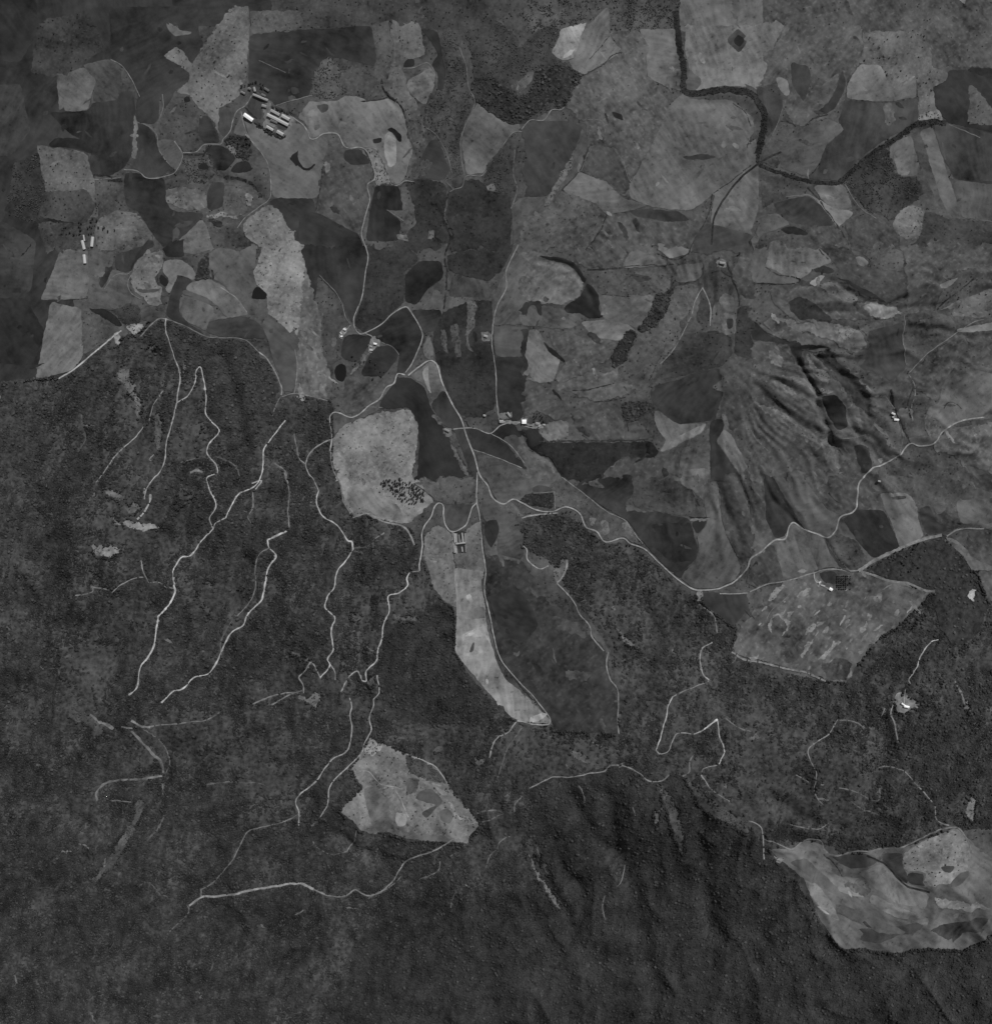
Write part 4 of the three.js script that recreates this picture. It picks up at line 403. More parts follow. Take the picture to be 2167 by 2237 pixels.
// ---------------------------------------------------------------- roads, tracks and ditches
function curve(p, step) {                                          // smooth line through the points, walked in steps
  const c = new THREE.CatmullRomCurve3(p.map(([x, z]) => new THREE.Vector3(x, 0, z)), false, 'centripetal');
  const n = Math.max(2, Math.round(c.getLength() / step)); return c.getSpacedPoints(n).map(v => [v.x, v.z]);
}
function ribbon(name, surf, grey, width, s, o = {}) {
  const line = curve(pts(s).map(q => toLand(...q)), 7), n = line.length, L = [], Rr = [];
  const seed = (grey * 13 + width * 7 + n) % 97;
  for (let i = 0; i < n; i++) {
    const a = line[Math.max(0, i - 1)], b = line[Math.min(n - 1, i + 1)], l = Math.hypot(b[0] - a[0], b[1] - a[1]) || 1, dx = (b[0] - a[0]) / l, dz = (b[1] - a[1]) / l;
    const j = o.wander ?? 0.7, x = line[i][0] + j * 3 * noise(i / 5 + seed, 3.3), z = line[i][1] + j * 3 * noise(i / 5, seed + .7);
    const w = width / 2 * (1 + (o.vary ?? 0.35) * 1.6 * noise(i / 3.1, seed));
    L.push([x - dz * w, z + dx * w]); Rr.push([x + dz * w, z - dx * w]);
  }
  let most = 0; for (const [x, z] of line) { const i = Math.floor((x - X0) / MS), j = Math.floor((z - Z0) / MS); for (let b = -1; b < 2; b++) for (let a = -1; a < 2; a++) if (i + a >= 0 && j + b >= 0 && i + a < MX && j + b < MZ) most = Math.max(most, LEVEL[(j + b) * MX + i + a]); }
  const sh = new Sheet((most + 1) * STEP + (o.lift ?? 0.02) + (ribbon.k = (ribbon.k || 0) + 1) % 30 * 0.0015, 0, seed / 97, 0);
  for (let i = 0; i + 1 < n; i++) {
    const [x, z] = line[i]; if (Math.abs(x - X0 - NX * CELL / 2) > NX * CELL / 2 - 12 || Math.abs(z - Z0 - NZ * CELL / 2) > NZ * CELL / 2 - 12) continue;
    if (o.broken && noise(i / 2.2 + seed, 9.1) < -0.18 + (o.broken - .3) * .6) continue;     // overgrown stretches
    const q = [L[i], L[i + 1], Rr[i + 1], Rr[i]];
    sh.quad(q);
    const c = (o.id ? 1 : 1 + 6.4 / width), m = [(q[0][0] + q[2][0]) / 2, (q[0][1] + q[2][1]) / 2];
    if (o.clear !== 0) stamp(q.map(([a, b]) => [m[0] + (a - m[0]) * c, m[1] + (b - m[1]) * c]), o.id ?? -2);
  }
  if (sh.idx.length) add(sh.mesh(mat(surf, grey)), name, { kind: 'structure' });
  if (o.worn) for (let i = 4; i < n; i += 9) {                     // trodden ground beside the path
    if (noise(i * 1.7 + seed, 77) < 0.1) continue;
    const [x, z] = line[i], a = noise(i * 3.1, seed + 5) * 6, len = 9 + 16 * Math.abs(noise(i * 2.3, 11 + seed)), q = [];
    if (Math.abs(x - X0 - NX * CELL / 2) > NX * CELL / 2 - 40 || Math.abs(z - Z0 - NZ * CELL / 2) > NZ * CELL / 2 - 40) continue;
    for (let k = 0; k < 9; k++) { const t = k / 9 * 6.283, u = Math.cos(t) * len * .6, v = Math.sin(t) * len * .28; q.push([x + a + u * Math.cos(a) - v * Math.sin(a), z - a * .6 + u * Math.sin(a) + v * Math.cos(a)]); }
    const pp = roughen(q, 3), w = new Sheet(levelFor(pp) * STEP + (i % 30) * .0015, a, seed / 97, 0).outline(pp); stamp(pp, -2);
    if (w.idx.length) add(w.mesh(mat('dust', Math.round(grey * .27) * 3)), 'bare_ground', { kind: 'structure' });
  }
}
const dirt = (g, w, s, o) => ribbon('dirt_road', 'dust', Math.round(g * 1.1 + 4), w, s, o), path = (g, w, s, o) => ribbon('forest_path', 'dust', Math.min(200, g * 1.1 + 6), w * 1.05, s, { vary: .6, wander: 1, worn: 1, ...o }), road = (g, w, s, o) => ribbon('road', 'dust', Math.round(g * 1.08), w, s, { vary: 0.15, wander: 0.4, ...o });
const verge = (g, w, s, o) => ribbon('ditch_land', 'floor', g + 7, w * 0.85, s, { vary: 0.8, wander: 1.4, id: -4, broken: 0.12, ...o });
// watercourses
ribbon('river', 'floor', 44, 30, '20:1275,-60 1290,100 1310,250 1340,400 1355,610 1480,622 1650,592 1780,602 1899,622 1960,700 2010,800 2000,950 1960,1120', { vary: .35, wander: 2, id: -3 });
ribbon('river', 'floor', 46, 17, '30:60,1110 60,1200 150,1250 300,1300 420,1335 560,1362 735,1372', { vary: .4, wander: 1.5, id: -3 });
ribbon('river', 'floor', 49, 26, '30:735,1362 850,1260 1000,1130 1200,1000 1350,890 1500,858 1620,872', { vary: .3, wander: 2, id: -3 });
ribbon('river', 'floor', 47, 10, '30:-330,1880 -300,1640 -210,1480 -60,1300 120,1170 250,1110', { vary: .3 });
ribbon('river', 'floor', 42, 9, '33:960,1250 1120,1330 1220,1440 1310,1510 1480,1555', { vary: .3 });
for (const [g, w, s] of [
  [44, 13, '00:1200,1120 1240,1230 1300,1310 1450,1330 1550,1370 1640,1480'], [44, 9, '00:990,1125 1120,1130 1200,1120'], [42, 9, '00:1140,1340 1160,1370 1250,1290'], [42, 10, '00:250,1300 380,1310 480,1345 380,1345'], [42, 9, '10:740,500 745,580 800,650 890,725 940,850 960,1000'], [46, 7, '10:600,690 560,690 620,685 740,670 790,655'], [44, 9, '10:1090,860 1110,720 1150,620'], [40, 9, '10:1290,1450 1250,1640 1310,1830 1260,1960 1280,2110 1265,2300 1240,2480 1200,2600'], [44, 5, '10:600,1090 650,1200 690,1340'], [44, 5, '10:700,1100 780,1280 830,1380 890,1395 930,1360 1010,1365'], [44, 6, '10:190,1600 230,1400 260,1200'],
  [48, 5, '20:520,470 680,380 750,310 830,285'], [48, 4, '20:560,340 640,250 720,150'], [44, 5, '20:330,1420 470,1275 560,1060'], [46, 6, '20:700,1640 650,1760 530,1920'], [44, 6, '20:1580,1460 1560,1580 1500,1720 1420,1850 1380,1960'], [46, 5, '20:1590,1450 1760,1330 1899,1220'], [46, 6, '20:1740,700 1850,780 1899,900'], [40, 9, '20:690,790 720,870'], [46, 8, '30:450,890 520,830 640,800'], [48, 5, '30:240,850 340,870 370,900'], [46, 7, '30:470,1400 560,1500 700,1700 800,1850'],
  [44, 6, '21:540,185 740,180 820,170 1050,150 1200,150 1260,140'], [46, 5, '21:860,225 1060,262'], [44, 5, '21:1120,50 1220,95 1340,80 1400,20'], [46, 4, '21:660,390 770,400 900,410'], [44, 5, '21:600,1280 740,1270 860,1245'], [44, 6, '21:420,1190 560,1180 760,1130'], [44, 6, '21:60,1680 230,1740 320,1880'], [46, 5, '21:130,1610 560,1605 860,1605 1060,1590'], [42, 8, '21:1700,120 1760,300 1800,420 1790,560'], [46, 6, '21:1060,1100 1120,960 1160,900'], [40, 8, '21:830,1300 870,1450 880,1540'],
  [44, 6, '31:50,300 380,300 410,275 200,220 120,165'], [42, 7, '31:390,870 450,1000 520,1120 590,1230'], [42, 7, '31:560,880 700,990 850,1090'], [44, 6, '31:440,850 560,920 660,990'], [42, 8, '31:190,1230 260,1320 330,1380'], [44, 7, '31:620,1430 690,1640 760,1720'], [44, 6, '31:860,1650 920,1780 940,1860'], [44, 6, '31:880,650 960,740 990,820'], [44, 7, '31:780,860 870,895 940,900'], [46, 6, '31:660,840 560,870 420,850'], [40, 6, '31:1160,1180 1190,1330 1250,1480 1300,1580'], [44, 5, '31:1600,1340 1640,1290 1700,1300 1740,1340'], [46, 6, '31:560,20 640,100'], [42, 7, '31:1540,520 1620,440 1740,350 1850,260'], [44, 6, '31:1330,1420 1300,1300 1340,1180'],
  [42, 6, '32:640,140 680,190 730,220'], [44, 6, '32:180,60 300,260 440,440'], [42, 6, '32:520,790 640,760 740,770 820,790'], [44, 5, '22:1380,340 1560,345'], [42, 6, '22:1400,110 1470,250'], [42, 6, '22:1810,30 1880,200 1899,320'], [44, 6, '33:600,1240 700,1330 760,1430'], [44, 5, '01:20,440 200,425'], [42, 6, '11:640,20 640,120 600,280'], [42, 5, '12:1180,190 1100,130 1000,60'], [42, 5, '11:1440,1440 1500,1640 1540,1780'], [42, 6, '12:1600,20 1650,130 1700,220'], [44, 6, '12:1555,330 1580,560 1610,760 1600,940'], [42, 6, '12:1640,1200 1680,1400 1740,1540 1860,1700 1990,1860'],
]) verge(g, w, s);
// lanes
const main = { vary: .12, wander: .4 };
road(122, 6.5, '31:1930,1412 1850,1420 1720,1450 1600,1520 1510,1630 1400,1650 1320,1630 1240,1720 1080,1810 1010,1830 940,1899 890,1969 875,2149 840,2199 740,2239 700,2349 640,2409 550,2379 440,2339 350,2284 320,2309 280,2419 200,2429 80,2529 0,2579 -30,2659 -120,2759 -260,2829 -380,2844 -470,2839 -590,2769 -760,2619 -890,2499 -1000,2459 -1060,2414 -1210,2444 -1280,2359 -1370,2319 -1420,2209 -1530,2154 -1650,2194 -1780,2179 -1899,2120 -1970,2090 -2050,2130 -2140,2080 -2180,1980 -2248,1890 -2290,1740 -2360,1560 -2400,1430 -2470,1310 -2560,1120 -2610,965 -2660,940 -2760,1000 -2840,1065');
road(118, 5, '11:605,-10 625,80 605,200 570,430 505,600 520,680 560,720 600,710 740,635 830,550 940,495 975,530 1075,715 1070,770 985,970 935,1040');
road(112, 5.5, '10:0,820 100,900 150,1000 190,1000 250,960 370,960 440,1070 590,1080 650,1180 680,1330 620,1380 640,1500 600,1650 570,1790 605,1895');
dirt(104, 4, '10:600,1085 690,1085 760,1200 830,1385 880,1380 930,1350 1010,1360');
dirt(100, 5, '00:1560,640 1510,720 1440,770 1400,860 1380,940 1320,1010 1310,1040 1160,1050 1100,1110 990,1115', { vary: .2 }); dirt(96, 4.5, '00:1470,770 1500,900 1540,990 1650,1130 1700,1230 1720,1400 1710,1490 1600,1580 1500,1660 1440,1740'); dirt(98, 5, '00:500,1255 600,1265 640,1285 690,1325 830,1315 930,1270 985,1130 920,1020'); dirt(92, 4, '00:390,340 490,400 570,520 630,650'); dirt(88, 4, '00:600,860 680,885 770,960 790,1090 890,1230', { broken: .2 }); dirt(92, 4, '00:30,1320 240,1335 480,1320', { broken: .2 }); dirt(92, 4, '00:820,630 825,740 790,850'); dirt(80, 3, '00:1620,350 1840,450'); dirt(90, 4, '00:1760,725 1900,680 2060,640');
dirt(96, 3, '10:780,1590 920,1680', { vary: .1 }); dirt(88, 4, '10:1190,460 1120,370 1000,410 920,420'); dirt(84, 4, '10:1380,240 1440,400 1455,560 1510,690 1430,890 1390,1030 1420,1300'); dirt(82, 4, '10:1110,910 1190,970 1280,1130 1310,1250 1320,1320 1270,1350 1330,1420 1300,1440'); dirt(88, 4, '10:1330,1420 1400,1400 1440,1310 1560,1310 1600,1270'); dirt(94, 4, '10:1899,940 1830,950 1740,1060 1730,1080'); dirt(84, 5, '10:1840,1090 1830,1300 1860,1420 1810,1580', { broken: .2 }); dirt(88, 4, '10:700,1090 830,1380', { broken: .3 });
dirt(104, 4, '20:0,920 60,850 180,845 250,760 320,760 350,740', { vary: .3 }); dirt(84, 3, '20:490,1270 560,1080'); dirt(84, 3, '20:770,1090 840,1190 890,1340 930,1390'); dirt(84, 3.5, '20:540,840 660,850 690,900 690,960', { broken: .2 }); dirt(86, 4, '30:1640,880 1760,930 1900,990'); dirt(80, 4, '30:280,690 240,820 200,920 130,1060'); dirt(84, 4, '30:290,1480 400,1470 480,1465 560,1530', { vary: .3 }); dirt(88, 4, '30:780,1380 850,1500 940,1600 1040,1660'); dirt(82, 4, '30:930,120 930,270 880,400');
dirt(84, 4, '31:1270,560 1260,800 1285,980'); dirt(90, 4, '31:1310,1040 1340,1010 1430,910 1520,840 1690,720 1850,620 1930,600'); dirt(88, 4, '31:1310,1060 1360,1190 1330,1320 1340,1440', { broken: .25 }); dirt(84, 4, '31:1120,1240 1200,1350 1260,1560 1240,1720'); dirt(86, 4, '31:0,1520 50,1600 140,1690'); dirt(82, 4, '31:700,1590 860,1580 980,1550', { broken: .2 });
dirt(108, 4, '21:1500,330 1430,460 1410,550', { vary: .3 }); dirt(108, 5, '21:1500,340 1560,480 1560,650'); dirt(94, 4, '21:1145,970 1250,860 1330,720 1400,580', { broken: .2 }); dirt(112, 4, '21:0,1480 100,1500 180,1490'); dirt(76, 4, '21:0,1560 50,1660 120,1710', { vary: .3 });
dirt(112, 5, '11:1330,1510 1420,1500 1520,1505 1640,1545 1720,1480 1840,1450 1910,1465'); dirt(102, 4, '11:1640,1545 1800,1640 1920,1790'); dirt(106, 4.5, '11:1660,640 1650,800 1680,1000 1690,1250 1710,1430'); dirt(100, 5, '11:1870,-20 1770,200 1770,330 1690,500 1660,640', { vary: .5 }); dirt(90, 3, '11:220,230 360,380 410,470 440,580 480,640'); dirt(104, 5, '11:480,650 440,690'); dirt(106, 5, '11:600,712 660,745 670,800'); dirt(84, 3.5, '11:740,790 830,830 890,900', { broken: .2 }); dirt(122, 5.5, '11:310,1690 325,1560 310,1410 340,1370 400,1380 480,1412 540,1392 640,1310 720,1260 780,1160 840,1130 870,1050 930,1060'); dirt(92, 5, '11:-90,1240 20,1215 180,1245 290,1275', { vary: .5 }); dirt(96, 6, '11:315,1690 330,1830 390,1950 420,2110 480,2210', { vary: .5 }); dirt(100, 4, '11:1500,1680 1650,1730 1899,1830'); dirt(90, 4, '11:1210,980 1250,1150 1330,1300');
dirt(96, 4, '11:20,850 40,1000 15,1210', { vary: .3 });
dirt(120, 5, '12:1530,-30 1525,210 1550,330 1562,450 1572,600 1600,780 1590,950 1630,1130 1660,1290 1720,1510 1800,1620 1899,1730 1980,1810 2060,1910 2135,2020 2125,2055 2050,2062 1860,2030', { vary: .2 }); dirt(126, 5.5, '12:1525,220 1490,260 1430,410 1320,460 1270,410 1250,330 1245,240 1210,225 1180,250 1150,330 1090,420 1070,480 1075,580 1050,750 1052,785', { vary: .2 });
dirt(104, 8, '12:500,345 620,310 760,380 920,420 980,500 1010,570', { vary: .6 }); dirt(98, 4, '12:1325,460 1325,640 1340,780', { broken: .3 }); dirt(110, 4, '12:1360,870 1360,1100', { broken: .1 });
dirt(112, 7, '22:0,350 60,330 180,315 300,305', { vary: .6, broken: .2 }); dirt(120, 5, '22:10,580 40,610 45,690 150,770 220,745', { vary: .5 }); dirt(104, 8, '22:375,695 370,760 320,860 290,885', { vary: .4 }); dirt(102, 6, '22:290,890 380,980 440,1060 480,1150 560,1240 580,1330 680,1450', { vary: .5 }); dirt(100, 6, '22:715,1460 700,1540 730,1680 790,1770 800,1899 795,2010 802,2140', { vary: .2 }); dirt(104, 4, '22:330,10 440,90 520,150 700,290 860,370 900,430 1000,560'); dirt(92, 4, '22:270,130 275,270'); dirt(84, 4, '22:100,145 270,130'); dirt(102, 5, '22:1640,975 1760,975 1870,970', { vary: .2 });
dirt(100, 6, '32:-10,960 120,900 330,860 520,800 660,770 820,785 900,780', { vary: .25 }); dirt(130, 4, '32:520,805 530,865 560,890'); dirt(116, 5, '32:560,895 660,940'); dirt(102, 15, '32:890,785 960,740 1100,660 1280,580 1440,520 1580,490', { vary: .4 }); dirt(94, 11, '32:910,790 1040,830 1150,870 1300,890 1450,950 1520,955', { vary: .3 }); dirt(96, 7, '32:1620,500 1710,445 1930,435', { vary: .3 }); dirt(86, 3, '32:380,880 300,1000 170,1110 130,1180', { vary: .3 }); dirt(100, 9, '32:-160,1460 -60,1520 60,1540 180,1570 330,1605 440,1625 620,1700', { vary: .6, broken: .2 });
dirt(96, 5, '33:100,1110 200,1140 260,1170 350,1195 480,1112 580,1130 600,1195', { vary: .3 }); dirt(94, 7, '33:600,1195 680,1250 880,1210 1130,1190 1300,1160 1400,1110 1690,1012 1770,1080 1840,1230', { vary: .4 }); dirt(120, 5, '33:-20,960 80,1010 100,1110 110,1280', { vary: .4 });
dirt(118, 5, '13:940,405 1080,460 1180,510 1290,660', { vary: .4 }); dirt(116, 4, '13:550,550 620,550 720,650 900,700', { vary: .4 }); dirt(116, 5, '13:860,720 900,790 960,930', { vary: .4 }); dirt(108, 4, '13:1380,1000 1540,975', { vary: .4 });
dirt(110, 10, '03:1040,1665 1150,1592 1310,1582 1480,1552 1700,1512 1899,1482 1970,1480 2070,1530', { vary: .3 }); dirt(82, 5, '03:880,1880 960,1800 1040,1715 1030,1665', { broken: .3 }); dirt(96, 6, '03:1140,1525 1142,1590'); dirt(104, 6, '13:170,1530 260,1570 440,1582 520,1532 610,1580 700,1562 820,1472 890,1362 960,1282 1210,1190 1330,1112', { vary: .4 }); dirt(90, 4, '13:640,1595 740,1550 830,1490 900,1420', { broken: .2 });
// ridge road along the edge of the wood
dirt(138, 7, '01:-40,1090 60,1030 270,860 410,742 480,692', { vary: .3 }); dirt(96, 6, '01:640,740 730,640 800,590 870,602', { vary: .4 }); dirt(86, 4.5, '01:870,602 1000,650 1180,740 1280,752 1500,768 1620,870', { vary: .4 }); dirt(110, 6, '01:1620,870 1680,920 1760,1050 1810,1180 1805,1230', { vary: .4 }); path(88, 4, '01:1800,1240 1770,1290 1730,1400', { broken: .2 });
dirt(90, 4, '01:560,230 530,300 560,380 640,430', { vary: .4 }); dirt(88, 4, '01:560,200 540,220 430,230 340,345', { vary: .3 }); dirt(98, 4, '01:1300,330 1440,430 1520,540', { vary: .5 });
// forest paths
for (const [g, w, s, o] of [
  [124, 4.5, '01:850,590 850,700 880,790 920,920 965,1070 950,1200 935,1310 905,1440 850,1640 840,1770 780,1890 765,1899 690,2000 668,2090'], [136, 4.5, '01:940,1290 1030,1230 1090,1120 1105,1020 1130,990 1160,1090 1180,1200 1180,1380 1220,1440 1290,1520 1200,1640 1190,1710 1260,1800 1275,1870 1190,1912 1210,2010 1265,2150 1210,2250 1240,2340'], [112, 4, '01:825,1190 740,1320 710,1440', { broken: .3 }], [112, 4, '01:660,1490 560,1610 440,1720 320,1890 270,1950', { broken: .12 }], [150, 5, '01:1840,1435 1720,1590 1660,1680 1655,1760 1640,1890 1590,1980 1450,2050 1400,2130 1340,2250'], [132, 4, '02:1340,350 1260,390 1240,440', { broken: .1 }], [146, 6, '02:1240,440 1140,540 1050,660 980,670 920,760 905,800'], [120, 4, '02:905,800 920,900'], [158, 7.5, '02:915,900 925,960 850,1100 785,1160'], [142, 6, '02:785,1160 765,1300 755,1380 700,1500 640,1580 605,1760 540,1820'], [126, 8, '02:720,150 715,210 660,310 610,360', { vary: .6, broken: .15 }], [118, 5, '02:670,100 670,190', { broken: .3 }], [92, 4, '02:1840,-20 1870,150 1860,300 1870,430'], [140, 7, '02:1850,455 1690,530', { vary: .4 }], [144, 5.5, '02:1690,530 1700,590 1760,660 1700,760 1660,950 1640,1030 1530,1140 1490,1240 1400,1290 1320,1430 1260,1560 1200,1640 1080,1670 980,1770 920,1780 810,1880'], [92, 4.5, '02:1700,595 1630,640 1590,750 1590,930 1540,1050 1440,1160', {}], [80, 5, '02:1400,1195 1350,1270 1300,1400 1310,1500', { broken: .15 }], [104, 4, '02:400,970 480,900 600,845 660,840'], [102, 5, '02:640,700 665,800 710,885', { vary: .5 }], [108, 4, '02:710,885 790,880 850,920 915,930', { broken: .35 }], [96, 4, '02:230,920 360,940', { broken: .2 }], [90, 4, '02:100,990 240,960 240,920', { broken: .4 }], [98, 4, '02:1570,120 1570,260 1530,340 1560,400', { broken: .2 }], [116, 6, '02:1560,60 1640,40 1590,110', { vary: .6 }],
  [96, 6, '02:1570,1890 1740,1820 1930,1795', { vary: .5 }], [92, 6, '12:-170,1900 -20,1810 80,1780', { vary: .4, broken: .2 }],
  [112, 4.5, '11:330,1590 240,1630 150,1700 110,1800 140,1890 165,1915 215,2019'], [98, 4, '11:10,1550 30,1640 60,1760 110,1800', { broken: .1 }], [138, 5, '12:215,120 195,200 240,320 380,420 460,540'], [150, 7, '12:460,540 490,545 500,610', { vary: .4 }], [138, 5, '12:500,610 440,700 370,790 340,930 290,1000 270,1090 350,1170 320,1280 335,1440 290,1520 310,1570 230,1670'], [110, 4.5, '12:310,1560 350,1630 355,1690', { broken: .1 }], [112, 5, '12:150,1540 100,1620 50,1670 90,1740 90,1800', { vary: .5 }], [104, 4.5, '12:160,1540 230,1680', { broken: .2 }], [138, 5.5, '12:970,800 945,850 955,900 880,970 795,990 800,1120 755,1220 740,1340 700,1470 700,1520 610,1620 610,1700 580,1700'], [112, 4, '12:1052,785 970,800', { broken: .45 }], [122, 5, '12:580,1700 540,1620 490,1640 440,1710 400,1790', { broken: .08 }], [128, 5, '12:700,1650 715,1800 670,1850 670,1899 635,2019 650,2099 600,2209 570,2299 430,2439 310,2569 290,2719 230,2829', { vary: .4 }], [124, 5.5, '12:470,1840 490,1920 475,1980 490,2080 470,2240 430,2300 340,2340 270,2420 210,2510 140,2580 60,2640 25,2700 50,2780 50,2900', { vary: .4, broken: .06 }], [90, 4, '13:50,900 -30,950 -200,1000 -370,1050 -420,1130 -490,1280', {}], [84, 4, '13:-490,1280 -660,1470 -760,1530', { broken: .2 }], [98, 4, '13:530,1040 510,1130 450,1210', { broken: .1 }], [86, 4, '13:450,1215 310,1240 200,1180 160,1110', { broken: .45 }], [116, 5.5, '13:1850,140 1780,230 1700,270 1660,330 1630,440', { vary: .5, broken: .1 }], [82, 3.5, '13:1899,190 1780,360 1740,470 1700,600', { broken: .2 }], [92, 4, '13:1899,760 1840,830 1840,890', { broken: .2 }], [86, 4, '13:1530,900 1600,880 1750,900 1570,970', { broken: .2 }], [86, 4, '13:1800,1090 1720,1130 1690,1200 1640,1240 1600,1350', { broken: .15 }], [84, 4, '13:1360,1540 1330,1600 1310,1680', { broken: .2 }], [84, 3.5, '13:1220,1280 1210,1370 1060,1440', { broken: .2 }],
  [90, 5, '22:1470,1060 1590,1160 1610,1240 1620,1300', { broken: .35 }], [118, 4, '22:1580,1380 1490,1440 1480,1560 1500,1640 1550,1690'], [96, 4, '22:1550,1700 1350,1780 1250,1830', { broken: .3 }], [146, 4.5, '22:1250,1830 1215,1899 1200,1989 1170,2079 1150,2169 1110,2274'], [120, 4, '22:1110,2274 1140,2304 1200,2294 1250,2189', { broken: .1 }], [110, 4, '22:1250,2189 1290,2134 1420,2139 1500,2109', { broken: .2 }], [158, 6.5, '22:1500,2109 1620,2019'], [134, 5, '22:1620,2019 1640,2169 1670,2229 1680,2289'], [134, 5, '22:1680,2289 1630,2389', { vary: .6 }], [98, 4, '22:1630,2400 1500,2429 1485,2479', { broken: .3 }], [108, 4.5, '22:1485,2479 1560,2589'], [98, 4, '22:1570,2600 1720,2700', { broken: .45 }], [90, 5, '23:1420,420 1390,470 1385,560 1330,590', { broken: .25 }], [98, 5, '23:60,690 250,600 380,600 540,570 680,550 740,500 860,510 980,570', {}], [98, 5, '23:980,570 1050,630 1160,630 1220,580', { broken: .1 }], [98, 4, '23:855,1330 830,1440 780,1510', { broken: .2 }], [84, 4, '23:690,1570 670,1680 690,1780', { broken: .2 }], [84, 4, '23:920,850 940,920', {}], [92, 4, '23:475,670 515,750 520,810', { broken: .2 }], [88, 5, '23:1690,110 1800,190 1899,220', { broken: .1 }],
  [142, 4.5, '32:1550,1355 1500,1370 1420,1470 1380,1580'], [118, 4, '32:1380,1580 1310,1690 1320,1720', { broken: .15 }], [104, 4, '32:1280,1770 1270,1890', { broken: .1 }], [104, 4, '32:1200,1880 1210,1810 1250,1800', {}], [104, 4.5, '32:1180,1899 1160,1959 1190,2049 1220,2209', { broken: .05 }], [92, 4, '33:1060,520 1160,515 1270,550 1400,690', { broken: .35 }], [118, 4, '33:1400,690 1500,805', { broken: .05 }], [100, 4, '33:1525,840 1545,960 1640,1000', { broken: .1 }], [98, 4, '33:720,120 650,240', { broken: .35 }], [106, 4, '33:650,240 475,370 500,480'], [96, 4, '33:500,480 540,560 530,740 600,830', { broken: .15 }], [84, 4, '33:720,125 860,140 940,185', { broken: .2 }], [90, 4, '33:320,990 450,1020 580,1025 700,950', { broken: .35 }], [82, 4, '33:730,690 840,710 1040,795 1070,690', { broken: .25 }], [78, 4, '33:830,800 930,870 1060,915', { broken: .3 }], [104, 4, '33:1080,90 1110,30', {}], [86, 4, '33:370,580 480,640', { broken: .1 }], [90, 8, '32:1690,1700 1740,1800 1780,1930', { broken: .3 }],
  [92, 11, '03:220,80 360,165 410,200', { vary: .5 }], [110, 6, '03:480,178 570,195', { vary: .4 }], [104, 10, '03:560,130 620,165 720,185', { vary: .4 }], [90, 5, '03:720,180 900,160 1060,140 1200,120 1290,60', { broken: .12 }], [92, 11, '03:560,215 680,340 800,460 825,560', { vary: .4 }], [90, 9, '03:820,590 700,605 480,622 330,660 270,740 280,795', { vary: .5, broken: .1 }], [92, 5, '03:400,795 480,795 560,805', { vary: .4 }], [86, 4, '03:790,280 850,370 880,480 850,560', { broken: .3 }], [84, 4, '03:825,600 825,740', { broken: .2 }], [74, 8, '03:830,930 780,1030 680,1130', { broken: .2 }], [78, 4, '03:1190,660 1340,640 1560,640 1700,680', { broken: .25 }], [70, 4, '03:620,1500 700,1470 860,1590', { broken: .1 }], [90, 5, '13:20,1740 90,1700', {}],
  [70, 6, '01:150,1390 150,1480 180,1590 120,1700', { broken: .3 }], [76, 4, '01:150,1475 270,1480', { broken: .1 }], [78, 4, '01:960,1790 1090,1750', { broken: .3 }], [100, 9, '01:1050,1870 1110,1850 1150,1870', { vary: .6 }], [86, 6, '01:1750,1790 1830,1850 1850,1899', { vary: .5 }], [110, 8, '01:1830,1870 1860,1960', { vary: .5 }], [76, 4, '01:1280,1740 1420,1810 1460,1899', { broken: .35 }], [100, 4, '01:730,1770 710,1760 750,1720', { vary: .5 }], [104, 4, '12:680,520 760,470', { broken: .2 }], [84, 3, '12:500,600 620,585', {}], [84, 3, '12:510,620 580,640', {}], [88, 4, '12:840,30 760,45', { broken: .5 }],
]) path(g, w, s, o);


// ---------------------------------------------------------------- trees, farms
const leafTex = (() => { const n = 128, d = new Uint8Array(n * n * 4), r = rng(77); for (let i = 0; i < n * n; i++) { const v = 96 + r() * 90; d.set([v, v, v, 255], i * 4); } const t = new THREE.DataTexture(d, n, n); t.wrapS = t.wrapT = THREE.RepeatWrapping; t.magFilter = THREE.LinearFilter; t.needsUpdate = true; return t; })();
function lump(seed, detail, rough) {                               // an uneven clump of foliage, about a unit across
  const g = mergeVertices(new THREE.IcosahedronGeometry(1, detail).deleteAttribute('uv').deleteAttribute('normal')), p = g.attributes.position, r = rng(seed);
  for (let i = 0; i < p.count; i++) { const k = 1 + (r() - .5) * rough; p.setXYZ(i, p.getX(i) * k, p.getY(i) * k * 0.9, p.getZ(i) * k); }
  g.computeVertexNormals(); return g;
}
const foliage = new THREE.MeshPhysicalMaterial({ roughness: 1, specularIntensity: 0.15 }); foliage.color.setRGB(1, 1, 1);
function mass(name, list, seed) {                                  // [x, z, radius, height, grey level]
  const g = lump(seed, 1, 0.75), m = new THREE.InstancedMesh(g, foliage, list.length), q = new THREE.Quaternion(), up = new THREE.Vector3(0, 1, 0), M = new THREE.Matrix4(), r = rng(seed), c = new THREE.Color();
  const N = new THREE.Vector3(), turn = new THREE.Quaternion();
  list.forEach(([x, z, rad, hh, a], i) => { q.setFromUnitVectors(up, N.set(...groundN(x, z))).multiply(turn.setFromAxisAngle(up, r() * 6.283)); M.compose(new THREE.Vector3(x, groundY(x, z) + hh * 0.42, z), q, new THREE.Vector3(rad * (0.85 + r() * .3), hh * 0.55, rad * (0.85 + r() * .3))); m.setMatrixAt(i, M); c.setRGB(a, a, a); m.setColorAt(i, c); });
  m.instanceMatrix.needsUpdate = true; add(m, name, { kind: 'stuff' });
}
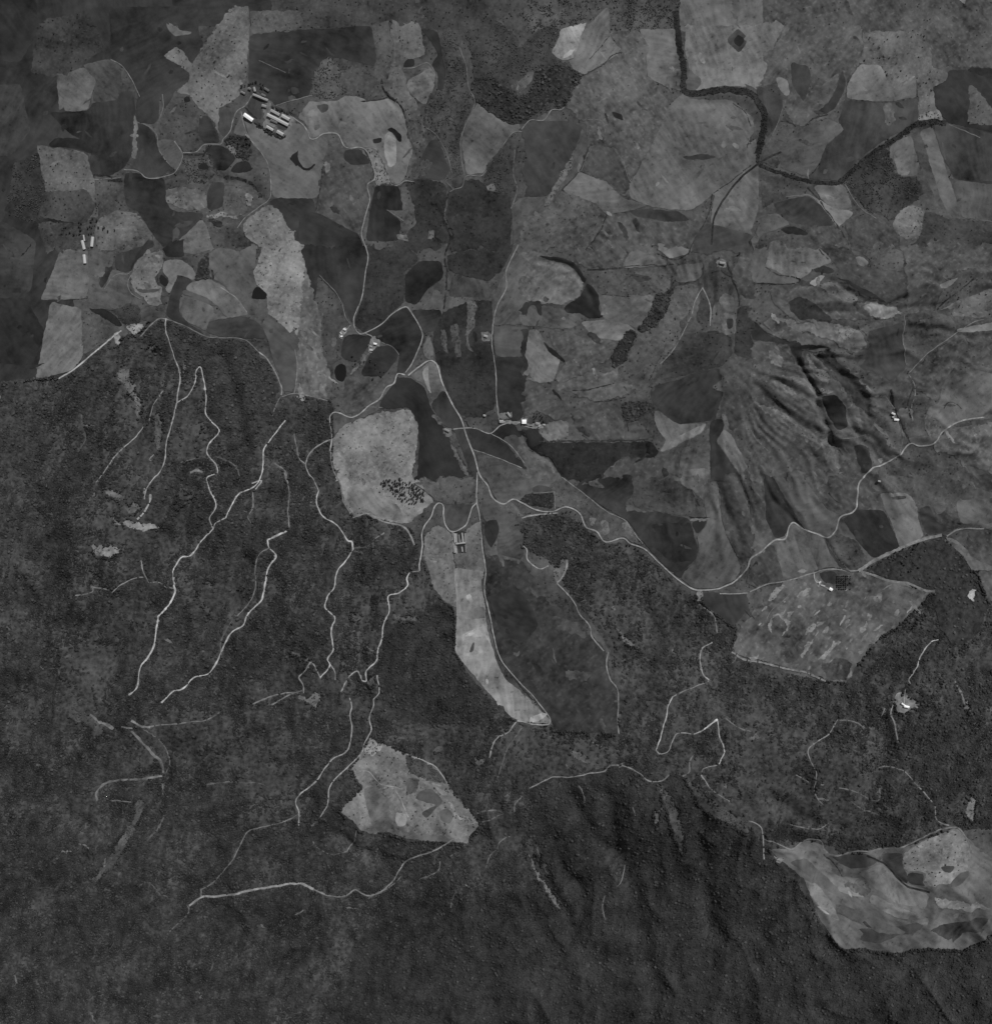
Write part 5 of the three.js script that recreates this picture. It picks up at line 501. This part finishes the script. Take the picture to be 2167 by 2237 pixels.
{
  const THIN = [[1190, 1640, 150, 60, .45], [1400, 1400, 130, 150, .3], [1720, 1720, 190, 120, .32], [1560, 1660, 120, 70, .25], [450, 1625, 170, 60, .4], [250, 920, 90, 130, .25], [230, 1280, 110, 130, .28], [1010, 1640, 70, 50, .3], [1270, 1880, 110, 60, .4], [1340, 1920, 60, 40, .3], [770, 1130, 70, 50, .3], [800, 1380, 30, 100, .3], [190, 1490, 50, 130, .45], [420, 940, 60, 60, .25], [560, 1300, 120, 60, .2], [1900, 1500, 120, 90, .22], [1560, 1500, 160, 60, .2], [700, 1480, 80, 60, .25], [330, 1180, 90, 60, .25], [1560, 1780, 170, 40, .35], [1700, 1850, 100, 40, .2], [600, 1750, 90, 50, .25], [1850, 1640, 90, 120, .2], [960, 1560, 60, 60, .25], [1500, 1300, 60, 80, .2], [860, 1290, 70, 50, .3]].map(([a, b, c, d, e]) => [...toLand(a, b), c * 2.3, d * 2.3, e]);
  const YARDS = COVER.findIndex(c => c[2].startsWith('Z')), wood = [], scrub = [], reeds = [], r = rng(2024), S = 6.6;
  for (let z = Z0 + 10; z < Z0 + NZ * CELL - 10; z += S) for (let x = X0 + 10; x < X0 + NX * CELL - 10; x += S) {
    const px = x + (r() - .5) * S * 0.95, pz = z + (r() - .5) * S * 0.95, u = r(), v = r(), t = r(), id = top(px, pz);
    if (id === -2) continue;
    if (id === -3) { if (u < 0.5) reeds.push([px, pz, 1.6 + v * 1.8, 2 + t * 2.5, 0.026 + 0.02 * v]); continue; }
    if (id === -4) { if (u < 0.3) reeds.push([px, pz, 1.5 + v * 1.8, 1.5 + t * 2, 0.03 + 0.02 * v]); continue; }
    const thin = (a, b) => { let t = 0; for (const [cx, cz, rx, rz, e] of THIN) { const d = ((a - cx) / rx) ** 2 + ((b - cz) / rz) ** 2; if (d < 4) t = Math.max(t, e * (1 - smooth(.2, 2.6, d))); } return t; };
    const k = id < 0 ? 'p' : COVER[id][0];
    const wide = noise(px / 330 + 2, pz / 330 + 5), big = noise(px / 120, pz / 120 + 3), mid = noise(px / 42 + 8, pz / 42), fine = noise(px / 15, pz / 15 + 60), dot = noise(px / 8 + 4, pz / 8), streak = noise((px + pz * .25) / 26, (pz - px * .25) / 85 + 44);
    const shade = 0.039 * clamp(1 + 0.5 * wide + 0.5 * big + 0.6 * mid + 0.45 * streak + 0.5 * (v - .5), 0.5, 2.2);
    if (k === 'w' || k === 'k') { const open = 0.6 * wide + 0.6 * big + 0.5 * mid + 0.85 * fine + 0.2 * dot + 0.5 * streak + thin(px, pz); const copse = k === 'k' && COVER[id][1] < 53; if (open < (copse ? 0.22 : k === 'k' ? 0.55 : 0.24)) { const edge = [[14, 0], [-14, 0], [0, 14], [0, -14]].some(([a, b]) => { const i = top(px + a, pz + b); return i >= 0 && i < COVERED && !'wk'.includes(COVER[i][0]); }), lone = u < 0.05; wood.push([px, pz, (lone ? 4.2 : 2.6) + 2.8 * v, edge ? (copse ? 2 + 3 * t : 4 + 6 * t) : lone ? 4 + 4 * t : 1.1 + 2.4 * t * t * t, shade * (copse ? 1.3 : k === 'k' ? 0.9 : 1) * (lone ? 0.8 + .8 * t : 1)]); }; }
    else if (k === 'q') { if (u < 0.36 + 0.9 * big + 1.5 * mid + 1.2 * fine) scrub.push([px, pz, 1.5 + 3.2 * v * v * v + mid, 1.6 + 3 * t * t, shade * 1.25]); }
    else if (k === 'p') { if (u < 0.02 + 0.12 * Math.max(0, big - .2) + 0.2 * Math.max(0, mid - .3)) scrub.push([px, pz, 1.8 + 2 * v * v, 2 + 3 * t, shade]); }
    else if (k === 'e') { if (u < 0.05 * Math.max(0, mid + .1)) scrub.push([px, pz, 1.6 + 1.6 * v, 1.6 + 2 * t, shade * 1.1]); }
    else if (k === 'b') { if (id !== YARDS && (id < YARDS || id >= COVERED) && u < 0.16 + 1.1 * fine) scrub.push([px, pz, 1.6 + 1.8 * v, 1.5 + 2 * t, shade * 1.1]); }
  }
  mass('forest', wood, 3); mass('shrubbery', scrub, 5); mass('reed_vegetation', reeds, 8);
}
// single trees that stand apart
function makeTree(seed, dark) {
  const t = new THREE.Group(), r = rng(seed), parts = [];
  for (let i = 0; i < 9; i++) { const g = lump(seed * 31 + i, 1, 0.6), s = 1.5 + r() * 1.1, a = r() * 6.283, d = i ? 1.1 + r() * 1.5 : 0; g.scale(s, s * 0.9, s); g.translate(Math.cos(a) * d, 4.2 + r() * 2.2 + (i ? 0 : 1), Math.sin(a) * d); parts.push(g); }
  const m = new THREE.MeshPhysicalMaterial({ roughness: 1, specularIntensity: 0.15 }); m.color.setRGB(dark, dark, dark);
  const trunk = new THREE.Mesh(new THREE.CylinderGeometry(0.16, 0.34, 4, 8).translate(0, 2, 0), plain(64)); trunk.name = 'trunk';
  const crown = new THREE.Mesh(mergeGeometries(parts), m); crown.name = 'crown';
  for (const o of [trunk, crown]) { o.castShadow = o.receiveShadow = true; t.add(o); }
  return t;
}
const KINDS = [makeTree(1, 0.042), makeTree(2, 0.054), makeTree(3, 0.036)];
function tree(name, x, z, size, label, group) {
  const t = KINDS[(R() * 3) | 0].clone(); t.position.set(x, groundY(x, z) + 0.4, z); t.rotation.y = R() * 6.283; t.scale.setScalar(size);
  t.name = numbered(name); t.userData = { label, category: 'tree', group }; scene.add(t);
}
{
  const p = pts('12:715,45 800,25 900,15 1000,60 1100,130 1100,200 1000,240 880,200 800,120').map(q => toLand(...q)), xs = p.map(q => q[0]), zs = p.map(q => q[1]);
  for (let z = Math.min(...zs); z < Math.max(...zs); z += 11.5) for (let x = Math.min(...xs); x < Math.max(...xs); x += 11.5) { const a = x + (R() - .5) * 7, b = z + (R() - .5) * 7; if (inside(p, a, b) && R() < .86) tree('grove_tree', a, b, 0.6 + R() * .9, 'dark round tree of the open grove on the pale field west of the lanes', 'trees of the grove on the pale field'); }
  for (let j = 0; j < 7; j++) for (let i = 0; i < 7; i++) { if ((i > 4 && j > 1 && R() < .55) || (i === 0 && R() < .3)) continue; const [q] = pts(`Z1760_1240_15.8:${1055 + i * 74 + R() * 12},${285 + j * 74 + R() * 12}`); tree('plantation_tree', ...toLand(...q), 0.85 + R() * .2, 'dark tree planted in even rows beside the lane junction', 'plantation rows by the lane junction'); }
  for (const [s, n, name, label, group] of [
    ['Z500_160_11.87:330,330 470,330 540,290 640,250 770,280 870,330 900,420 980,420', 14, 'garden_tree', 'dark tree among the small houses above the large farm', 'trees among the small houses of the large farm'],
    ['Z500_160_11.87:1100,890 1220,900 1340,960 1420,990', 8, 'yard_tree', 'dark tree behind the upper sheds of the large farm', 'trees behind the upper sheds'],
    ['Z500_160_11.87:260,1830 330,1860 420,1800 560,1850 600,1780 430,1660 520,1660', 12, 'hollow_tree', 'dark tree in the wooded hollow below the large farm', 'trees in the hollow below the large farm'],
    ['Z150_480_16.33:20,300 150,380 280,480 330,460 480,200 580,310 740,330 830,190 880,90 980,230 1190,310 1290,210 1400,340 1540,310', 30, 'shed_tree', 'small dark tree scattered around the long pale sheds at the picture edge', 'trees around the long pale sheds'],
    ['11:480,900 540,960 620,930 700,1000 760,1060 660,1090', 14, 'slope_tree', 'small dark tree on the slope below the pair of white farmsteads', 'trees on the slope below the farmsteads'],
    ['Z1070_860_13.56:1330,820 1350,740 1380,620 1500,600 1520,780 1600,860', 12, 'barn_tree', 'dark tree by the farm east of the bright square barn', 'trees by the farm east of the square barn'],
    ['32:960,760 1060,720 1180,640 1290,600 1400,560 1260,700 1280,800 1400,760', 22, 'verge_tree', 'dark tree along the wide pale track in front of the wood', 'trees along the wide pale track'],
    ['22:150,320 270,310 400,300 470,350 520,440 610,500 680,560 900,585 1030,650', 24, 'lane_tree', 'dark tree on the lower side of the winding lane', 'trees on the lower side of the winding lane'],
    ['12:560,1020 700,1060 900,1150 960,1000 990,960', 0, '', '', ''],
  ]) { const line = curve(pts(s).map(q => toLand(...q)), 3); for (let i = 0; i < n; i++) { const [x, z] = line[Math.floor((i + R() * .8) / n * line.length)] || line[0]; tree(name, x + (R() - .5) * (name === 'shed_tree' ? 60 : 16), z + (R() - .5) * (name === 'shed_tree' ? 60 : 16), 0.75 + R() * .5, label, group); } }
}
// ---------------------------------------------------------------- farm buildings
const box = (w, h, d, x, y, z) => new THREE.BoxGeometry(w, h, d).translate(x, y, z);
function building(name, category, label, s, width, o = {}) {        // s: the two ends of the ridge, width in metres
  const [a, b] = pts(s).map(q => toLand(...q)), L = Math.hypot(b[0] - a[0], b[1] - a[1]), cx = (a[0] + b[0]) / 2, cz = (a[1] + b[1]) / 2, ang = -Math.atan2(b[1] - a[1], b[0] - a[0]);
  const H = o.h ?? 5, W = width, t = new THREE.Group(), ys = [];
  const put = (g, m, n, parent = t) => { const e = new THREE.Mesh(g, m); e.name = n; e.castShadow = e.receiveShadow = true; parent.add(e); return e; };
  for (const i of [-1, 0, 1]) for (const j of [-1, 1]) { const u = i * L / 2, v = j * W / 2; ys.push(groundY(cx + u * Math.cos(ang) + v * Math.sin(ang), cz - u * Math.sin(ang) + v * Math.cos(ang))); }
  const base = Math.min(...ys) - 0.2, rise = Math.max(...ys) - base + 1.2, T = H + rise, pitch = o.flat ? 0 : (o.pitch ?? 0.22) * W / 2;
  put(box(L, T, W, 0, T / 2, 0), plain(o.wall ?? 128), 'wall');
  const roofMat = plain(o.roof ?? 150, 0.7);
  if (o.flat) { const r = put(box(L + 0.8, 0.35, W + 0.8, 0, T + 0.18, 0), roofMat, 'roof'); for (const k of [-1, 1]) { put(box(L + 0.8, 0.5, 0.3, 0, 0.42, k * (W / 2 + 0.25)).translate(0, T + .18, 0), plain(o.wall ?? 128), 'parapet', r); } }
  else {
    const sh = new THREE.Shape([[-W / 2, 0], [W / 2, 0], [0, pitch]].map(p => new THREE.Vector2(...p)));
    const gable = new THREE.ExtrudeGeometry(sh, { depth: L - 0.04, bevelEnabled: false }).translate(0, 0, -L / 2 + 0.02).rotateY(Math.PI / 2).translate(0, T + 0.004, 0);
    put(gable, plain(o.wall ?? 128), 'gable');
    const sl = Math.hypot(W / 2 + 0.5, pitch * (W / 2 + .5) / (W / 2)), th = Math.atan2(pitch, W / 2);
    for (const k of [-1, 1]) { const g = new THREE.BoxGeometry(L + 1, 0.22, sl).translate(0, 0.12, sl / 2).rotateX(th).translate(0, T + pitch, 0); if (k < 0) g.rotateY(Math.PI); put(g, k < 0 && o.roof2 ? plain(o.roof2, .7) : roofMat, 'roof_slope'); }
    put(new THREE.CylinderGeometry(0.18, 0.18, L + 1, 6).rotateZ(Math.PI / 2).translate(0, T + pitch + 0.3, 0), roofMat, 'ridge_cap');
  }
  const door = put(box(Math.min(3.2, L * .3), 2.8, 0.14, 0, rise + 1.4, W / 2 + 0.06), plain(52), 'door'); put(box(0.1, 0.3, 0.1, 0.9, rise + 1.4, W / 2 + 0.17), plain(150), 'handle', door);
  const n = clamp(Math.round(L / 9), 1, 8);
  for (let i = 0; i < n; i++) for (const k of [-1, 1]) { const x = (i + .5) / n * L - L / 2; if (k > 0 && Math.abs(x) < 3.2) continue; const w = put(box(1.2, 1, 0.1, x, rise + 2.2, k * (W / 2 + 0.04)), plain(40, .3), 'window'); put(box(1.5, 0.12, 0.3, x, rise + 1.62, k * (W / 2 + 0.12)), plain(150), 'sill', w); }
  t.position.set(cx, base, cz); t.rotation.y = ang; t.name = numbered(name); t.userData = { label, category, ...(o.group ? { group: o.group } : {}) }; scene.add(t);
}
const A = 'Z500_160_11.87:', B = 'Z960_1140_18.99:', C = 'Z1070_860_13.56:', D = 'Z720_700_13.56:', E = 'Z150_480_16.33:', F = 'Z1760_1240_15.8:';
building('shed', 'shed', 'isolated brilliant white long shed west of the large farm', A + '428,1095 640,1240', 17, { roof: 236, wall: 200, h: 5 });
building('cowshed', 'barn', 'longest pale barn running through the middle of the large farm', A + '1020,1090 1560,1365', 14, { roof: 166, h: 5 });
building('cowshed', 'barn', 'pale barn in the upper row of the large farm, nearer the road', A + '1110,975 1335,1095', 12, { roof: 158, roof2: 140 });
building('cowshed', 'barn', 'pale wide barn at the outer end of the upper row of the large farm', A + '1390,1110 1590,1220', 15, { roof: 164 });
building('cowshed', 'barn', 'pale barn at the inner end of the lower row of the large farm', A + '1000,1395 1170,1495', 12, { roof: 166 });
building('cowshed', 'barn', 'pale barn at the outer end of the lower row of the large farm', A + '1270,1520 1430,1610', 15, { roof: 160 });
building('lean_to', 'shed', 'low grey lean-to between the longest barn and the lower row', A + '1100,1225 1270,1300', 9, { roof: 100, h: 3 });
building('lean_to', 'shed', 'narrow grey roof above the inner lower barn of the large farm', A + '1020,1330 1190,1420', 6, { roof: 112, h: 3 });
building('row_house', 'house', 'long narrow pale row building at the head of the large farm', A + '650,570 1030,720', 9, { roof: 146 });
building('office_house', 'house', 'pale block at the corner of the yard of the large farm', A + '880,850 990,880', 11, { roof: 136 });
building('farmhouse', 'house', 'pale upright house among the small houses above the large farm', A + '670,380 700,490', 9, { roof: 140 });
building('farmhouse', 'house', 'grey house west of the upright house above the large farm', A + '520,400 590,430', 9, { roof: 112 });
building('farmhouse', 'house', 'low grey house nearest the pale pasture above the large farm', A + '330,490 440,550', 8, { roof: 118 });
building('farmhouse', 'house', 'grey house standing alone east of the small houses', A + '940,400 1060,480', 9, { roof: 96 });
building('farmhouse', 'house', 'small grey house between the row building and the lone house', A + '870,560 970,610', 8, { roof: 104 });
building('hut', 'hut', 'small pale hut on the path below the large farm', A + '455,1610 545,1690', 7, { roof: 118, h: 3 });
building('byre', 'barn', 'westernmost long pale byre in the courtyard of the middle farm', B + '630,480 655,850', 4.6, { roof: 172, h: 4 });
building('byre', 'barn', 'second long pale byre beside the west side of the courtyard', B + '700,480 725,850', 4.6, { roof: 160, h: 4 });
building('byre', 'barn', 'grey byre standing in the middle of the farm courtyard', B + '810,540 830,830', 7, { roof: 108, h: 4 });
building('byre', 'barn', 'pale narrow byre on the east side of the courtyard', B + '945,450 985,840', 6, { roof: 146, h: 4 });
building('byre', 'barn', 'outermost eastern byre of the middle farm', B + '1060,480 1085,840', 4.5, { roof: 128, h: 4 });
building('cross_barn', 'barn', 'pale cross barn closing the courtyard of the middle farm', B + '690,905 1080,860', 6, { roof: 150, h: 5 });
building('farmhouse', 'house', 'pale square house below the cross barn of the middle farm', B + '655,1090 665,1270', 12, { roof: 142 });
building('pen_shed', 'shed', 'short pale shed in the lower pens of the middle farm', B + '935,1030 965,1230', 7, { roof: 136, h: 4 });
building('pen_shed', 'shed', 'narrow grey shed on the outer side of the lower pens', B + '1085,960 1100,1250', 5, { roof: 112, h: 3 });
building('storage_barn', 'barn', 'brilliant white square barn beside the crossing lane', C + '955,835 1080,835', 20, { roof: 240, wall: 210, h: 9, pitch: 0.12 });
building('farmhouse', 'house', 'pale house at the corner where the straight track meets the lane', C + '290,830 400,820', 13, { roof: 150 });
building('farmhouse', 'house', 'pale slanting house above the lane west of the square barn', C + '520,560 610,680', 9, { roof: 140 });
building('farmhouse', 'house', 'pale jumbled house east of the brilliant square barn', C + '1360,880 1480,900', 11, { roof: 138 });
building('farmhouse', 'house', 'lower pale house of the farm east of the square barn', C + '1440,980 1500,930', 8, { roof: 146 });
building('farmhouse', 'house', 'easternmost small pale house of the farm beside the square barn', C + '1570,920 1640,930', 7, { roof: 152 });
building('farmhouse', 'house', 'white house at the bend of the western farmstead drive', D + '425,260 500,290', 8, { roof: 205 });
building('outbuilding', 'shed', 'pale outbuilding of the western farmstead above the white cube', D + '330,350 370,420', 6, { roof: 165, h: 3 });
building('outbuilding', 'shed', 'small brilliant white cube at the end of the western farmstead', D + '345,480 395,480', 6, { roof: 236, wall: 220, h: 4 });
building('farmhouse', 'house', 'white house in the circle of the eastern farmstead', D + '1320,690 1410,710', 8, { roof: 225 });
building('outbuilding', 'shed', 'pale outbuilding below the white house of the eastern farmstead', D + '1200,760 1270,790', 6, { roof: 150, h: 3 });
building('outbuilding', 'shed', 'lowest pale shed of the eastern farmstead', D + '1200,880 1290,890', 6, { roof: 180, h: 3 });
building('sheep_shed', 'shed', 'long pale shed on the left of the group at the picture edge', E + '530,760 600,1070', 12, { roof: 166 });
building('sheep_shed', 'shed', 'narrow pale shed above the left long shed', E + '568,560 600,770', 5, { roof: 160, h: 4 });
building('sheep_shed', 'shed', 'long pale shed on the right of the group at the picture edge', E + '905,630 865,970', 12, { roof: 170 });
building('sheep_shed', 'shed', 'lone pale shed below the other long sheds', E + '612,1270 625,1570', 12, { roof: 176 });
building('storage_barn', 'barn', 'brilliant white barn at the end of the farm spur above the rough pasture', F + '780,705 885,765', 12, { roof: 236, wall: 210 });
building('farmhouse', 'house', 'pale angled house on the spur above the rough pasture', F + '420,530 490,470', 7, { roof: 180 });
building('outbuilding', 'shed', 'low pale shed between the angled house and the white barn', F + '500,595 640,640', 6, { roof: 158, h: 3 });
building('forest_lodge', 'house', 'white lodge on the path deep in the eastern wood', '33:1262,5 1305,15', 9, { roof: 240, wall: 200 });
building('forest_hut', 'hut', 'small white hut beside the lodge in the eastern wood', '32:1240,1880 1275,1905', 6, { roof: 225, h: 3 });
building('farmhouse', 'house', 'upper white house of the hamlet beside the eastern ditch', '31:1160,1375 1185,1390', 8, { roof: 190 });
building('farmhouse', 'house', 'lower white house of the hamlet beside the eastern ditch', '31:1180,1430 1215,1435', 9, { roof: 215 });
building('farmhouse', 'house', 'small pale house between the two white ones of the hamlet', '31:1165,1410 1180,1412', 6, { roof: 165 });
building('farmhouse', 'house', 'pale house alone in the dark field west of the straight track', '11:1585,735 1615,745', 9, { roof: 150 });
building('farmhouse', 'house', 'pale farm at the head of the forked gully', '21:1635,130 1680,140', 10, { roof: 138 });
building('farmhouse', 'house', 'pale house on the crest beside the lane crossing', '11:1260,1510 1300,1530', 9, { roof: 128 });
building('farmhouse', 'house', 'pale house in the dark field left of the straight track foot', '11:1580,1395 1600,1400', 8, { roof: 150 });
building('hut', 'hut', 'small pale hut at the bottom of the vineyard corner near the square barn', '11:1730,1455 1760,1450', 8, { roof: 130, h: 3 });
building('hut', 'hut', 'pale hut on the hillside below the winding lane in the east', '32:1045,40 1070,45', 7, { roof: 150, h: 3 });


renderer.render(scene, camera);
